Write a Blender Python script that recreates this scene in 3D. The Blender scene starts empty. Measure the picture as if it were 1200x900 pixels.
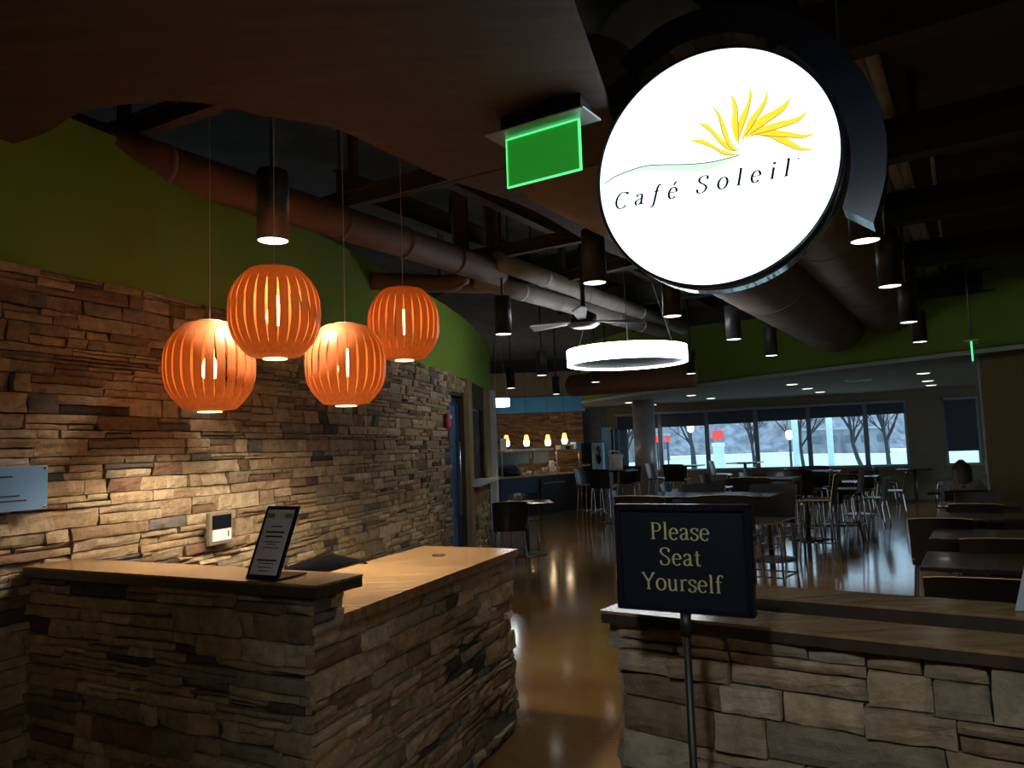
import bpy, math, random
from mathutils import Vector, Matrix, noise
S = bpy.context.scene
COL = S.collection
PI = math.pi

# ------------------------------------------------------------------ camera, light, exposure
FPX, HC = 900.0, 1.5
PITCH, ROLL = math.radians(4.9), math.radians(2.0)
FWD = Vector((0, math.cos(PITCH), math.sin(PITCH)))
U0 = Vector((0, -math.sin(PITCH), math.cos(PITCH)))
R0 = Vector((1, 0, 0))
RIGHT = R0 * math.cos(ROLL) - U0 * math.sin(ROLL)
UPV = U0 * math.cos(ROLL) + R0 * math.sin(ROLL)
CAMP = Vector((0, 0, HC))
cd = bpy.data.cameras.new('camera'); cam = bpy.data.objects.new('camera', cd); COL.objects.link(cam)
cd.sensor_fit = 'HORIZONTAL'; cd.sensor_width = 36; cd.lens = 36 * FPX / 1200; cd.clip_start = .05; cd.clip_end = 600
cam.matrix_world = Matrix(((RIGHT.x, UPV.x, -FWD.x, 0), (RIGHT.y, UPV.y, -FWD.y, 0), (RIGHT.z, UPV.z, -FWD.z, HC), (0, 0, 0, 1)))
S.camera = cam
S.view_settings.view_transform = 'Standard'
S.view_settings.look = 'None'
S.view_settings.exposure = 0.32
S.view_settings.gamma = 1.0
S.view_settings.use_curve_mapping = False
S.cycles.max_bounces = 7
S.cycles.sample_clamp_indirect = 3.0

w = bpy.data.worlds.new('overcast_sky'); S.world = w; w.use_nodes = True
bgn = w.node_tree.nodes['Background']
bgn.inputs[0].default_value = (.60, .82, 1.0, 1); bgn.inputs[1].default_value = 1.9

L_PENDANT, L_BULB, L_DOWN, L_SIGN, L_RING, L_LOBBY = 58.0, 2.9, 27.0, 1.7, 10.0, 40.0

def ray(x, y): return FWD + RIGHT * ((x - 600) / FPX) - UPV * ((y - 450) / FPX)
def at(x, y, Y=None, z=None):
    d = ray(x, y)
    t = Y / d.y if Y is not None else (z - HC) / d.z
    return CAMP + d * t
def onplane(x, y, p, n):
    d = ray(x, y); t = (p - CAMP).dot(n) / d.dot(n)
    return CAMP + d * t
BA = Vector((.515, .857, 0))          # the long axis of the hall
AA = Vector((.857, -.515, 0))         # across it, towards the right
YAW_B = math.atan2(AA.y, AA.x)
def bp(u, v, z=0): return AA * u + BA * v + Vector((0, 0, z))

# ------------------------------------------------------------------ materials
MAT = {}
def mat(name, col, rough=.6, metal=0.0, var=.12, scale=6.0, bump=0.0, bscale=40.0, emit=None, es=0.0, coat=0.0, sheen=0.0, stretch=None, spec=.5):
    m = bpy.data.materials.new(name); m.use_nodes = True; nt = m.node_tree; N = nt.nodes; L = nt.links
    b = N['Principled BSDF']
    b.inputs['Roughness'].default_value = rough; b.inputs['Metallic'].default_value = metal
    b.inputs['Coat Weight'].default_value = coat; b.inputs['Sheen Weight'].default_value = sheen
    tc = N.new('ShaderNodeTexCoord'); mp = N.new('ShaderNodeMapping'); L.new(tc.outputs['Object'], mp.inputs[0])
    if stretch: mp.inputs['Scale'].default_value = stretch
    nz = N.new('ShaderNodeTexNoise'); nz.inputs['Scale'].default_value = scale; nz.inputs['Detail'].default_value = 5
    L.new(mp.outputs[0], nz.inputs[0])
    rp = N.new('ShaderNodeValToRGB'); L.new(nz.outputs['Fac'], rp.inputs[0])
    c0 = [max(0, c * (1 - var)) for c in col]; c1 = [min(1, c * (1 + var)) for c in col]
    rp.color_ramp.elements[0].color = (*c0, 1); rp.color_ramp.elements[1].color = (*c1, 1)
    b.inputs['Specular IOR Level'].default_value = spec
    rp.color_ramp.elements[0].position = .3; rp.color_ramp.elements[1].position = .7
    L.new(rp.outputs[0], b.inputs['Base Color'])
    if bump:
        n2 = N.new('ShaderNodeTexNoise'); n2.inputs['Scale'].default_value = bscale; n2.inputs['Detail'].default_value = 6
        L.new(mp.outputs[0], n2.inputs[0])
        bu = N.new('ShaderNodeBump'); bu.inputs['Strength'].default_value = bump; bu.inputs['Distance'].default_value = .01
        L.new(n2.outputs['Fac'], bu.inputs['Height']); L.new(bu.outputs[0], b.inputs['Normal'])
    if emit:
        b.inputs['Emission Color'].default_value = (*emit, 1); b.inputs['Emission Strength'].default_value = es
    MAT[name] = m
    return m

def stone_mat():
    m = bpy.data.materials.new('ledgestone'); m.use_nodes = True; nt = m.node_tree; N = nt.nodes; L = nt.links
    b = N['Principled BSDF']; b.inputs['Roughness'].default_value = .85
    b.inputs['Specular IOR Level'].default_value = .25
    at_ = N.new('ShaderNodeAttribute'); at_.attribute_name = 'stone'
    tc = N.new('ShaderNodeTexCoord')
    nz = N.new('ShaderNodeTexNoise'); nz.inputs['Scale'].default_value = 22; nz.inputs['Detail'].default_value = 8; nz.inputs['Roughness'].default_value = .65
    L.new(tc.outputs['Object'], nz.inputs[0])
    rp = N.new('ShaderNodeValToRGB'); L.new(nz.outputs['Fac'], rp.inputs[0])
    rp.color_ramp.elements[0].position = .28; rp.color_ramp.elements[0].color = (.55, .52, .5, 1)
    rp.color_ramp.elements[1].position = .72; rp.color_ramp.elements[1].color = (1.12, 1.1, 1.05, 1)
    mx = N.new('ShaderNodeMixRGB'); mx.blend_type = 'MULTIPLY'; mx.inputs[0].default_value = 1
    L.new(at_.outputs['Color'], mx.inputs[1]); L.new(rp.outputs[0], mx.inputs[2]); L.new(mx.outputs[0], b.inputs['Base Color'])
    n2 = N.new('ShaderNodeTexNoise'); n2.inputs['Scale'].default_value = 55; n2.inputs['Detail'].default_value = 8; n2.inputs['Roughness'].default_value = .7
    L.new(tc.outputs['Object'], n2.inputs[0])
    bu = N.new('ShaderNodeBump'); bu.inputs['Strength'].default_value = .7; bu.inputs['Distance'].default_value = .012
    L.new(n2.outputs['Fac'], bu.inputs['Height']); L.new(bu.outputs[0], b.inputs['Normal'])
    MAT['stone'] = m

def floor_mat():
    m = bpy.data.materials.new('stained_concrete'); m.use_nodes = True; nt = m.node_tree; N = nt.nodes; L = nt.links
    b = N['Principled BSDF']
    tc = N.new('ShaderNodeTexCoord')
    nz = N.new('ShaderNodeTexNoise'); nz.inputs['Scale'].default_value = .8; nz.inputs['Detail'].default_value = 8; nz.inputs['Roughness'].default_value = .62; nz.inputs['Distortion'].default_value = .8
    L.new(tc.outputs['Object'], nz.inputs[0])
    rp = N.new('ShaderNodeValToRGB'); L.new(nz.outputs['Fac'], rp.inputs[0])
    e = rp.color_ramp.elements
    e[0].position = .3; e[0].color = (.115, .052, .016, 1); e[1].position = .72; e[1].color = (.215, .155, .055, 1)
    k = e.new(.5); k.color = (.16, .088, .027, 1)
    L.new(rp.outputs[0], b.inputs['Base Color'])
    n2 = N.new('ShaderNodeTexNoise'); n2.inputs['Scale'].default_value = 3.0; n2.inputs['Detail'].default_value = 6
    L.new(tc.outputs['Object'], n2.inputs[0])
    mr = N.new('ShaderNodeMapRange'); mr.inputs[3].default_value = .09; mr.inputs[4].default_value = .17
    L.new(n2.outputs['Fac'], mr.inputs[0]); L.new(mr.outputs[0], b.inputs['Roughness'])
    n3 = N.new('ShaderNodeTexNoise'); n3.inputs['Scale'].default_value = 9; n3.inputs['Detail'].default_value = 3
    L.new(tc.outputs['Object'], n3.inputs[0])
    bu = N.new('ShaderNodeBump'); bu.inputs['Strength'].default_value = .025; bu.inputs['Distance'].default_value = .01
    L.new(n3.outputs['Fac'], bu.inputs['Height']); L.new(bu.outputs[0], b.inputs['Normal'])
    b.inputs['Coat Weight'].default_value = .25; b.inputs['Coat Roughness'].default_value = .08
    MAT['floor'] = m

def wood_mat(name, c0, c1, rough=.4, scale=(3, 30, 30), rot=0):
    m = bpy.data.materials.new(name); m.use_nodes = True; nt = m.node_tree; N = nt.nodes; L = nt.links
    b = N['Principled BSDF']; b.inputs['Roughness'].default_value = rough
    tc = N.new('ShaderNodeTexCoord'); mp = N.new('ShaderNodeMapping'); mp.inputs['Scale'].default_value = scale; mp.inputs['Rotation'].default_value = (0, 0, rot)
    nz = N.new('ShaderNodeTexNoise'); nz.inputs['Scale'].default_value = 1.2; nz.inputs['Detail'].default_value = 7; nz.inputs['Distortion'].default_value = .5
    L.new(tc.outputs['Object'], mp.inputs[0]); L.new(mp.outputs[0], nz.inputs[0])
    rp = N.new('ShaderNodeValToRGB'); L.new(nz.outputs['Fac'], rp.inputs[0])
    rp.color_ramp.elements[0].position = .32; rp.color_ramp.elements[0].color = (*c0, 1)
    rp.color_ramp.elements[1].position = .7; rp.color_ramp.elements[1].color = (*c1, 1)
    L.new(rp.outputs[0], b.inputs['Base Color'])
    bu = N.new('ShaderNodeBump'); bu.inputs['Strength'].default_value = .08; bu.inputs['Distance'].default_value = .005
    L.new(nz.outputs['Fac'], bu.inputs['Height']); L.new(bu.outputs[0], b.inputs['Normal'])
    MAT[name] = m

def glow(name, col, s):
    m = bpy.data.materials.new(name); m.use_nodes = True; nt = m.node_tree; N = nt.nodes; L = nt.links
    N.remove(N['Principled BSDF']); e = N.new('ShaderNodeEmission'); e.inputs[0].default_value = (*col, 1); e.inputs[1].default_value = s
    tc = N.new('ShaderNodeTexCoord'); nz = N.new('ShaderNodeTexNoise'); nz.inputs['Scale'].default_value = 3
    L.new(tc.outputs['Object'], nz.inputs[0])
    mr = N.new('ShaderNodeMapRange'); mr.inputs[3].default_value = s * .97; mr.inputs[4].default_value = s * 1.03
    L.new(nz.outputs['Fac'], mr.inputs[0]); L.new(mr.outputs[0], e.inputs[1])
    L.new(e.outputs[0], N['Material Output'].inputs[0]); MAT[name] = m

def glass(name, tint=(1, 1, 1), refl=.08, mixcol=None, opaque=0.0, em=None):
    m = bpy.data.materials.new(name); m.use_nodes = True; nt = m.node_tree; N = nt.nodes; L = nt.links
    N.remove(N['Principled BSDF'])
    t = N.new('ShaderNodeBsdfTransparent'); t.inputs[0].default_value = (*tint, 1)
    g = N.new('ShaderNodeBsdfGlossy'); g.inputs['Roughness'].default_value = .04
    fr = N.new('ShaderNodeFresnel'); fr.inputs[0].default_value = 1.45
    mx = N.new('ShaderNodeMixShader'); L.new(fr.outputs[0], mx.inputs[0]); L.new(t.outputs[0], mx.inputs[1]); L.new(g.outputs[0], mx.inputs[2])
    out = mx
    if mixcol:
        d = N.new('ShaderNodeBsdfDiffuse'); d.inputs[0].default_value = (*mixcol, 1)
        tl = N.new('ShaderNodeBsdfTranslucent'); tl.inputs[0].default_value = (*mixcol, 1)
        ad = N.new('ShaderNodeMixShader'); ad.inputs[0].default_value = .5; L.new(d.outputs[0], ad.inputs[1]); L.new(tl.outputs[0], ad.inputs[2])
        m2 = N.new('ShaderNodeMixShader'); m2.inputs[0].default_value = opaque
        L.new(mx.outputs[0], m2.inputs[1]); L.new(ad.outputs[0], m2.inputs[2]); out = m2
    if em:
        e = N.new('ShaderNodeEmission'); e.inputs[0].default_value = (*em, 1); e.inputs[1].default_value = 1
        a2 = N.new('ShaderNodeAddShader'); L.new(out.outputs[0], a2.inputs[0]); L.new(e.outputs[0], a2.inputs[1]); out = a2
    L.new(out.outputs[0], N['Material Output'].inputs[0]); MAT[name] = m

def translucent(name, col, tcol, f=.5):
    m = bpy.data.materials.new(name); m.use_nodes = True; nt = m.node_tree; N = nt.nodes; L = nt.links
    b = N['Principled BSDF']; b.inputs['Roughness'].default_value = .5
    tc = N.new('ShaderNodeTexCoord'); mp = N.new('ShaderNodeMapping'); mp.inputs['Scale'].default_value = (40, 40, 4)
    nz = N.new('ShaderNodeTexNoise'); nz.inputs['Scale'].default_value = 1.5; nz.inputs['Detail'].default_value = 6
    L.new(tc.outputs['Object'], mp.inputs[0]); L.new(mp.outputs[0], nz.inputs[0])
    rp = N.new('ShaderNodeValToRGB'); L.new(nz.outputs['Fac'], rp.inputs[0])
    rp.color_ramp.elements[0].position = .3; rp.color_ramp.elements[0].color = (*[c * .8 for c in col], 1)
    rp.color_ramp.elements[1].position = .7; rp.color_ramp.elements[1].color = (*[min(1, c * 1.15) for c in col], 1)
    L.new(rp.outputs[0], b.inputs['Base Color'])
    t = N.new('ShaderNodeBsdfTranslucent'); t.inputs[0].default_value = (*tcol, 1)
    mx = N.new('ShaderNodeMixShader'); mx.inputs[0].default_value = f
    L.new(b.outputs[0], mx.inputs[1]); L.new(t.outputs[0], mx.inputs[2]); L.new(mx.outputs[0], N['Material Output'].inputs[0]); MAT[name] = m

stone_mat(); floor_mat()
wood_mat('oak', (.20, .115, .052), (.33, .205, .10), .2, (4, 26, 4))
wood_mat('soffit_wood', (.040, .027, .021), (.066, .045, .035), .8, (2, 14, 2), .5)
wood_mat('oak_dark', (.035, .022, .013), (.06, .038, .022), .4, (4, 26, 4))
mat('mortar', (.05, .04, .03), .95, bump=.3)
mat('green', (.20, .33, .035), .85, var=.06, scale=2)
mat('blue_paint', (.08, .36, .74), .8, var=.06)
mat('tan_wall', (.19, .155, .095), .9, var=.06)
mat('olive_wall', (.30, .22, .10), .9, var=.08)
mat('grey_trim', (.48, .53, .56), .6)
mat('slate', (.075, .09, .10), .8, var=.3, scale=14, bump=.4)
mat('deck', (.09, .084, .075), .9, var=.3, scale=4)
mat('steel_dark', (.028, .025, .022), .7)
mat('beam_paint', (.07, .05, .04), .75)
mat('duct', (.20, .16, .13), .7, var=.15, scale=3, bump=.1, bscale=5)
mat('conduit_pale', (.72, .69, .62), .5)
mat('duct_grey', (.55, .58, .57), .7)
mat('duct_brown', (.22, .11, .06), .75)
mat('pipe_brown', (.20, .115, .085), .65)
mat('pipe_grey', (.46, .43, .39), .5)
mat('far_ceiling', (.24, .21, .17), .9, var=.04)
mat('black', (.012, .012, .013), .45)
mat('black_gloss', (.008, .010, .016), .18)
mat('navy_gloss', (.012, .018, .035), .25, coat=.4)
mat('lamp_body', (.03, .03, .033), .45)
mat('grey_metal', (.35, .38, .40), .4, metal=.6)
mat('chrome', (.55, .55, .56), .22, metal=1.0)
mat('chair_shell', (.007, .006, .006), .38, var=.25, scale=9, coat=.1)
mat('ply_edge', (.42, .28, .15), .5)
mat('table_top', (.022, .016, .013), .22, var=.25, scale=8, coat=.15)
mat('base_metal', (.12, .115, .11), .4, metal=.7)
mat('navy_panel', (.02, .045, .12), .5)
mat('counter_top', (.30, .22, .15), .4)
mat('white', (.75, .76, .77), .6)
mat('cream', (.72, .62, .46), .6)
mat('beige_frame', (.22, .18, .13), .5)
mat('paper', (.78, .81, .83), .8, var=.03)
mat('paper_green', (.22, .30, .03), .8)
mat('ink', (.05, .055, .06), .8)
mat('ink_soft', (.30, .32, .33), .8)
mat('sign_ink', (.006, .02, .05), .8)
mat('gold_letter', (.50, .44, .20), .55)
mat('sign_board', (.005, .007, .012), .4)
mat('red', (.55, .03, .03), .5)
mat('plate_dark', (.05, .065, .08), .6)
mat('column_metal', (.40, .40, .41), .35, metal=.25)
mat('window_frame', (.26, .32, .38), .45, metal=.3)
mat('shade', (.035, .045, .065), .8, emit=None)
mat('sky_blue_panel', (.16, .34, .52), .4)
mat('bag', (.90, .80, .74), .7)
mat('hair', (.075, .042, .022), .5, var=.6, scale=30, stretch=(6, 6, .6))
mat('hair_light', (.26, .13, .05), .5, var=.4, scale=30)
mat('skin', (.50, .28, .19), .55)
mat('sweater', (.26, .32, .36), .9, bump=.3, bscale=90)
mat('jeans', (.03, .045, .09), .85)
mat('eye', (.02, .015, .012), .2)
mat('lawn', (.62, .72, .62), .95, var=.12, scale=.3)
mat('woods_dark', (.13, .14, .17), 1.0)
mat('bark', (.035, .033, .038), .95, var=.3)
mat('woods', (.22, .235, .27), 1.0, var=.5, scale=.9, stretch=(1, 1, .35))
mat('pole_white', (.62, .74, .78), .6)
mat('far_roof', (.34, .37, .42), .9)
mat('brick_far', (.30, .20, .18), .9)
mat('plate_green', (.12, .25, .10), .4)
mat('hinge', (.5, .5, .5), .3, metal=1)
mat('mesh_black', (.006, .006, .007), .9, spec=0.0)
glow('sign_white', (.84, .95, 1.0), L_SIGN)
glow('sign_yellow', (.93, .74, .05), .95)
glow('sign_ochre', (.62, .42, .04), .8)
glow('sign_mint', (.62, .86, .66), 1.0)
glow('ring_white', (.92, .98, 1.0), L_RING)
glow('lens', (1.0, .92, .84), 3.2)
glow('bulb', (1.0, .50, .12), 14.0)
glow('pendant_lens', (1.0, .62, .30), 3.0)
glow('amber_glow', (1.0, .50, .10), 2.2)
glow('amber_hot', (1.0, .85, .60), 6.0)
glow('exit_edge', (.12, 1.0, .30), 1.1)
glow('screen', (.35, .70, .90), 1.0)
glow('street_glow', (.95, 1.0, .98), 1.3)
glow('red_glow', (.9, .12, .12), 1.0)
glass('pane', (.92, .97, 1.0))
glass('exit_green', (.05, .45, .07), mixcol=(.02, .30, .03), opaque=.35, em=(.01, .10, .012))
glass('blue_glass', (.35, .55, .75), mixcol=(.40, .68, .98), opaque=.85)
glass('guard_glass', (.86, .92, .94), mixcol=(.45, .55, .62), opaque=.22)
glass('door_glass_reflection', (.30, .48, .70), mixcol=(.22, .40, .66), opaque=.6)  # light-blue reflections of the door are put into the glass colour
translucent('veneer', (.60, .21, .065), (.90, .30, .07), .13)
mat('veneer_back', (.45, .12, .03), .5)
translucent('roller', (.085, .09, .10), (.13, .145, .18), .5)

# ------------------------------------------------------------------ mesh helpers
class MB:
    def __init__(s): s.v = []; s.f = []; s.m = []; s.c = []; s.sm = []; s.cut = []
    def add(s, vs, fs, mi=0, col=None, smooth=False):
        s.cut.append((len(s.v), len(s.f)))
        o = len(s.v); s.v += [tuple(p) for p in vs]; s.f += [tuple(i + o for i in f) for f in fs]
        s.m += [mi] * len(fs); s.sm += [smooth] * len(fs); s.c += [col or (.5, .5, .5)] * len(vs)
    def box(s, c, d, ax=None, mi=0, bev=0.0):
        c = Vector(c); ax = ax or (Vector((1, 0, 0)), Vector((0, 1, 0)), Vector((0, 0, 1)))
        h = [x / 2 for x in d]
        if bev <= 0:
            vs = [c + ax[0] * (i * h[0]) + ax[1] * (j * h[1]) + ax[2] * (k * h[2]) for i in (-1, 1) for j in (-1, 1) for k in (-1, 1)]
            s.add(vs, [(0, 1, 3, 2), (4, 6, 7, 5), (0, 4, 5, 1), (2, 3, 7, 6), (0, 2, 6, 4), (1, 5, 7, 3)], mi)
            return
        b = min(bev, min(h) * .95); vs = []; idx = {}
        for i in (-1, 1):
            for j in (-1, 1):
                for k in (-1, 1):
                    for a in range(3):
                        q = [i * (h[0] - (b if a != 0 else 0)), j * (h[1] - (b if a != 1 else 0)), k * (h[2] - (b if a != 2 else 0))]
                        idx[(i, j, k, a)] = len(vs); vs.append(c + ax[0] * q[0] + ax[1] * q[1] + ax[2] * q[2])
        fs = []
        for a in range(3):
            o = [x for x in range(3) if x != a]
            for sg in (-1, 1):
                q = []
                for (p, r) in ((-1, -1), (1, -1), (1, 1), (-1, 1)):
                    t = [0, 0, 0]; t[a] = sg; t[o[0]] = p; t[o[1]] = r; q.append(idx[(*t, a)])
                fs.append(q)
        for a in range(3):
            o = [x for x in range(3) if x != a]
            for p in (-1, 1):
                for r in (-1, 1):
                    t0 = [0, 0, 0]; t0[a] = -1; t0[o[0]] = p; t0[o[1]] = r; t1 = list(t0); t1[a] = 1
                    fs.append([idx[(*t0, o[0])], idx[(*t1, o[0])], idx[(*t1, o[1])], idx[(*t0, o[1])]])
        for i in (-1, 1):
            for j in (-1, 1):
                for k in (-1, 1): fs.append([idx[(i, j, k, a)] for a in range(3)])
        s.add(vs, fs, mi)
    def tube(s, pts, r, n=10, mi=0, caps=True, closed=False):
        pts = [Vector(p) for p in pts]; m = len(pts); rr = r if isinstance(r, (list, tuple)) else [r] * m
        vs = []; prev = None
        for i in range(m):
            if closed: t = pts[(i + 1) % m] - pts[i - 1]
            else: t = pts[min(i + 1, m - 1)] - pts[max(i - 1, 0)]
            t.normalize()
            if prev is None:
                a = t.orthogonal().normalized()
            else:
                a = (prev - t * prev.dot(t)); a = a.normalized() if a.length > 1e-6 else t.orthogonal().normalized()
            prev = a; b = t.cross(a)
            for k in range(n):
                an = 2 * PI * k / n; vs.append(pts[i] + (a * math.cos(an) + b * math.sin(an)) * rr[i])
        fs = []
        for i in range(m if closed else m - 1):
            j = (i + 1) % m
            for k in range(n): fs.append((i * n + k, i * n + (k + 1) % n, j * n + (k + 1) % n, j * n + k))
        if caps and not closed:
            fs.append(tuple(range(n))[::-1]); fs.append(tuple((m - 1) * n + k for k in range(n)))
        s.add(vs, fs, mi, smooth=n >= 8)
    def lathe(s, prof, n=32, c=(0, 0, 0), mi=0, ax=None, smooth=True, close=False, caps=True):
        c = Vector(c); ax = ax or (Vector((1, 0, 0)), Vector((0, 1, 0)), Vector((0, 0, 1))); vs = []
        for (r, z) in prof:
            for k in range(n):
                a = 2 * PI * k / n; vs.append(c + ax[0] * (r * math.cos(a)) + ax[1] * (r * math.sin(a)) + ax[2] * z)
        fs = []; m = len(prof)
        for i in range(m if close else m - 1):
            j = (i + 1) % m
            for k in range(n): fs.append((i * n + k, i * n + (k + 1) % n, j * n + (k + 1) % n, j * n + k))
        if not close and caps:
            if prof[0][0] > 1e-5: fs.append(tuple(range(n))[::-1])
            if prof[-1][0] > 1e-5: fs.append(tuple((m - 1) * n + k for k in range(n)))
        s.add(vs, fs, mi, smooth=smooth)
    def prism(s, poly, z0, z1, mi=0):
        n = len(poly); vs = [(p[0], p[1], z0) for p in poly] + [(p[0], p[1], z1) for p in poly]
        s.add(vs, [tuple(range(n))[::-1], tuple(range(n, 2 * n))] + [(i, (i + 1) % n, n + (i + 1) % n, n + i) for i in range(n)], mi)
    def slab(s, poly3, off, mi=0):
        n = len(poly3); off = Vector(off); vs = [Vector(p) for p in poly3] + [Vector(p) + off for p in poly3]
        s.add(vs, [tuple(range(n))[::-1], tuple(range(n, 2 * n))] + [(i, (i + 1) % n, n + (i + 1) % n, n + i) for i in range(n)], mi)
    def wallpath(s, pts, z0, z1, th, mi=0):
        # an upright band following a plan polyline, th to its right-hand back side
        n = len(pts); P = [Vector((p[0], p[1], 0)) for p in pts]; Q = []
        for i in range(n):
            t = (P[min(i + 1, n - 1)] - P[max(i - 1, 0)]).normalized(); Q.append(P[i] + Vector((-t.y, t.x, 0)) * th)
        for i in range(n - 1):
            vs = [(p.x, p.y, z) for p in (P[i], P[i + 1], Q[i + 1], Q[i]) for z in (z0, z1)]
            s.add(vs, [(0, 1, 3, 2), (2, 3, 5, 4), (4, 5, 7, 6), (6, 7, 1, 0), (0, 2, 4, 6), (1, 7, 5, 3)], mi)
    def build(s, name, mats, parent=None, loc=None, rotz=None):
        me = bpy.data.meshes.new(name); me.from_pydata(s.v, [], s.f); me.update()
        for m in (mats if isinstance(mats, (list, tuple)) else [mats]): me.materials.append(MAT[m])
        me.polygons.foreach_set('material_index', s.m); me.polygons.foreach_set('use_smooth', s.sm)
        ca = me.color_attributes.new('stone', 'FLOAT_COLOR', 'POINT')
        flat = []
        for c in s.c: flat += [*c, 1]
        ca.data.foreach_set('color', flat)
        import bmesh
        bm = bmesh.new(); bm.from_mesh(me); bmesh.ops.recalc_face_normals(bm, faces=bm.faces); bm.to_mesh(me); bm.free()
        o = bpy.data.objects.new(name, me); COL.objects.link(o)
        if parent: o.parent = parent
        if loc is not None: o.location = loc
        if rotz is not None: o.rotation_euler = (0, 0, rotz)
        return o

def build_each(mb, name, mats, parent):
    # every primitive of the builder becomes a part of its own
    for i, (v0, f0) in enumerate(mb.cut):
        v1, f1 = mb.cut[i + 1] if i + 1 < len(mb.cut) else (len(mb.v), len(mb.f))
        q = MB(); q.add(mb.v[v0:v1], [tuple(k - v0 for k in f) for f in mb.f[f0:f1]]); q.m = mb.m[f0:f1]; q.sm = mb.sm[f0:f1]; q.build(name, mats, parent)
def tag(o, label=None, cat=None, group=None, kind=None):
    if label: o['label'] = label
    if cat: o['category'] = cat
    if group: o['group'] = group
    if kind: o['kind'] = kind
    return o
def thing(name, label, cat, loc=(0, 0, 0), rotz=0, group=None):
    o = bpy.data.objects.new(name, None); o.empty_display_size = .1; COL.objects.link(o)
    o.location = loc; o.rotation_euler = (0, 0, rotz)
    return tag(o, label, cat, group)
def dup(root, loc, rotz, label, group=None):
    r = root.copy(); COL.objects.link(r); r.location = loc; r.rotation_euler = (0, 0, rotz); r['label'] = label
    if group: r['group'] = group
    for ch in list(root.children):
        c = ch.copy(); COL.objects.link(c); c.parent = r
        for g in list(ch.children):
            d = g.copy(); COL.objects.link(d); d.parent = c
    return r
def light(kind, name, loc, energy, col, parent=None, size=.05, spot=None, blend=.6, direction=None):
    l = bpy.data.lights.new(name, kind); l.energy = energy; l.color = col
    if kind in ('POINT', 'SPOT'): l.shadow_soft_size = size
    if kind == 'SPOT': l.spot_size = math.radians(spot); l.spot_blend = blend
    if kind == 'AREA': l.size = size
    o = bpy.data.objects.new(name, l); COL.objects.link(o); o.location = loc
    if direction is not None: o.rotation_euler = Vector(direction).to_track_quat('-Z', 'Y').to_euler()
    if parent: o.parent = parent
    return o
def crom(pts, k=6):
    P = [Vector(p) for p in pts]; out = []
    for i in range(len(P) - 1):
        a = P[max(i - 1, 0)]; b = P[i]; c = P[i + 1]; d = P[min(i + 2, len(P) - 1)]
        for j in range(k):
            t = j / k
            out.append(.5 * ((2 * b) + (c - a) * t + (2 * a - 5 * b + 4 * c - d) * t * t + (3 * b - a - 3 * c + d) * t ** 3))
    out.append(P[-1]); return out

# ------------------------------------------------------------------ ledgestone
def stone_colour(rnd):
    r = rnd.random()
    if r < .40: c = (.46, .345, .215)
    elif r < .66: c = (.55, .44, .30)
    elif r < .84: c = (.35, .285, .20)
    elif r < .90: c = (.28, .19, .115)
    elif r < .945: c = (.19, .175, .165)
    elif r < .962: c = (.09, .078, .07)
    else: c = (.28, .17, .115)
    k = rnd.uniform(.82, 1.14)
    return tuple(x * k for x in c)
def one_stone(mb, P, s0, s1, z0, z1, rnd, tint=(1, 1, 1)):
    g = .0025
    s0 += g; s1 -= g; z0 += g; z1 -= g
    if s1 - s0 < .02 or z1 - z0 < .008: return
    col = tuple(x * t for x, t in zip(stone_colour(rnd), tint)); dep = rnd.uniform(.012, .036); sl = rnd.uniform(-.008, .008); st = rnd.uniform(-.006, .006)
    nu = max(3, int((s1 - s0) / .045) + 1); nv = 4 if z1 - z0 > .05 else 3
    off = Vector((rnd.uniform(0, 50), rnd.uniform(0, 50), rnd.uniform(0, 50))); vs = []
    for j in range(nv + 1):
        for i in range(nu + 1):
            a = i / nu; b = j / nv; edge = (i in (0, nu)) or (j in (0, nv))
            s = s0 + (s1 - s0) * a; z = z0 + (z1 - z0) * b
            n = noise.noise(Vector((s * 14, z * 22, 0)) + off)
            n2 = noise.noise(Vector((s * 40, z * 40, 3)) + off)
            d = dep + sl * (a - .5) * 2 + st * (b - .5) * 2 + n * .010 + n2 * .004 - (.0045 if edge else 0)
            if j in (0, nv): z += noise.noise(Vector((s * 18, b * 7, 9)) + off) * .0045
            if i in (0, nu): s += noise.noise(Vector((z * 25, a * 7, 5)) + off) * .005
            p, nn = P(s); vs.append((p.x + nn.x * d, p.y + nn.y * d, z))
    nb = len(vs); fs = [(j * (nu + 1) + i, j * (nu + 1) + i + 1, (j + 1) * (nu + 1) + i + 1, (j + 1) * (nu + 1) + i) for j in range(nv) for i in range(nu)]
    ring = [i for i in range(nu + 1)] + [j * (nu + 1) + nu for j in range(1, nv + 1)] + [nv * (nu + 1) + i for i in range(nu - 1, -1, -1)] + [j * (nu + 1) for j in range(nv - 1, 0, -1)]
    for q in ring:
        i = q % (nu + 1); j = q // (nu + 1)
        s = s0 + (s1 - s0) * i / nu; z = z0 + (z1 - z0) * j / nv; p, nn = P(s); vs.append((p.x - nn.x * .004, p.y - nn.y * .004, z))
    m = len(ring)
    fs += [(ring[k], nb + k, nb + (k + 1) % m, ring[(k + 1) % m]) for k in range(m)]
    mb.add(vs, fs, 0, col)
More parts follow.
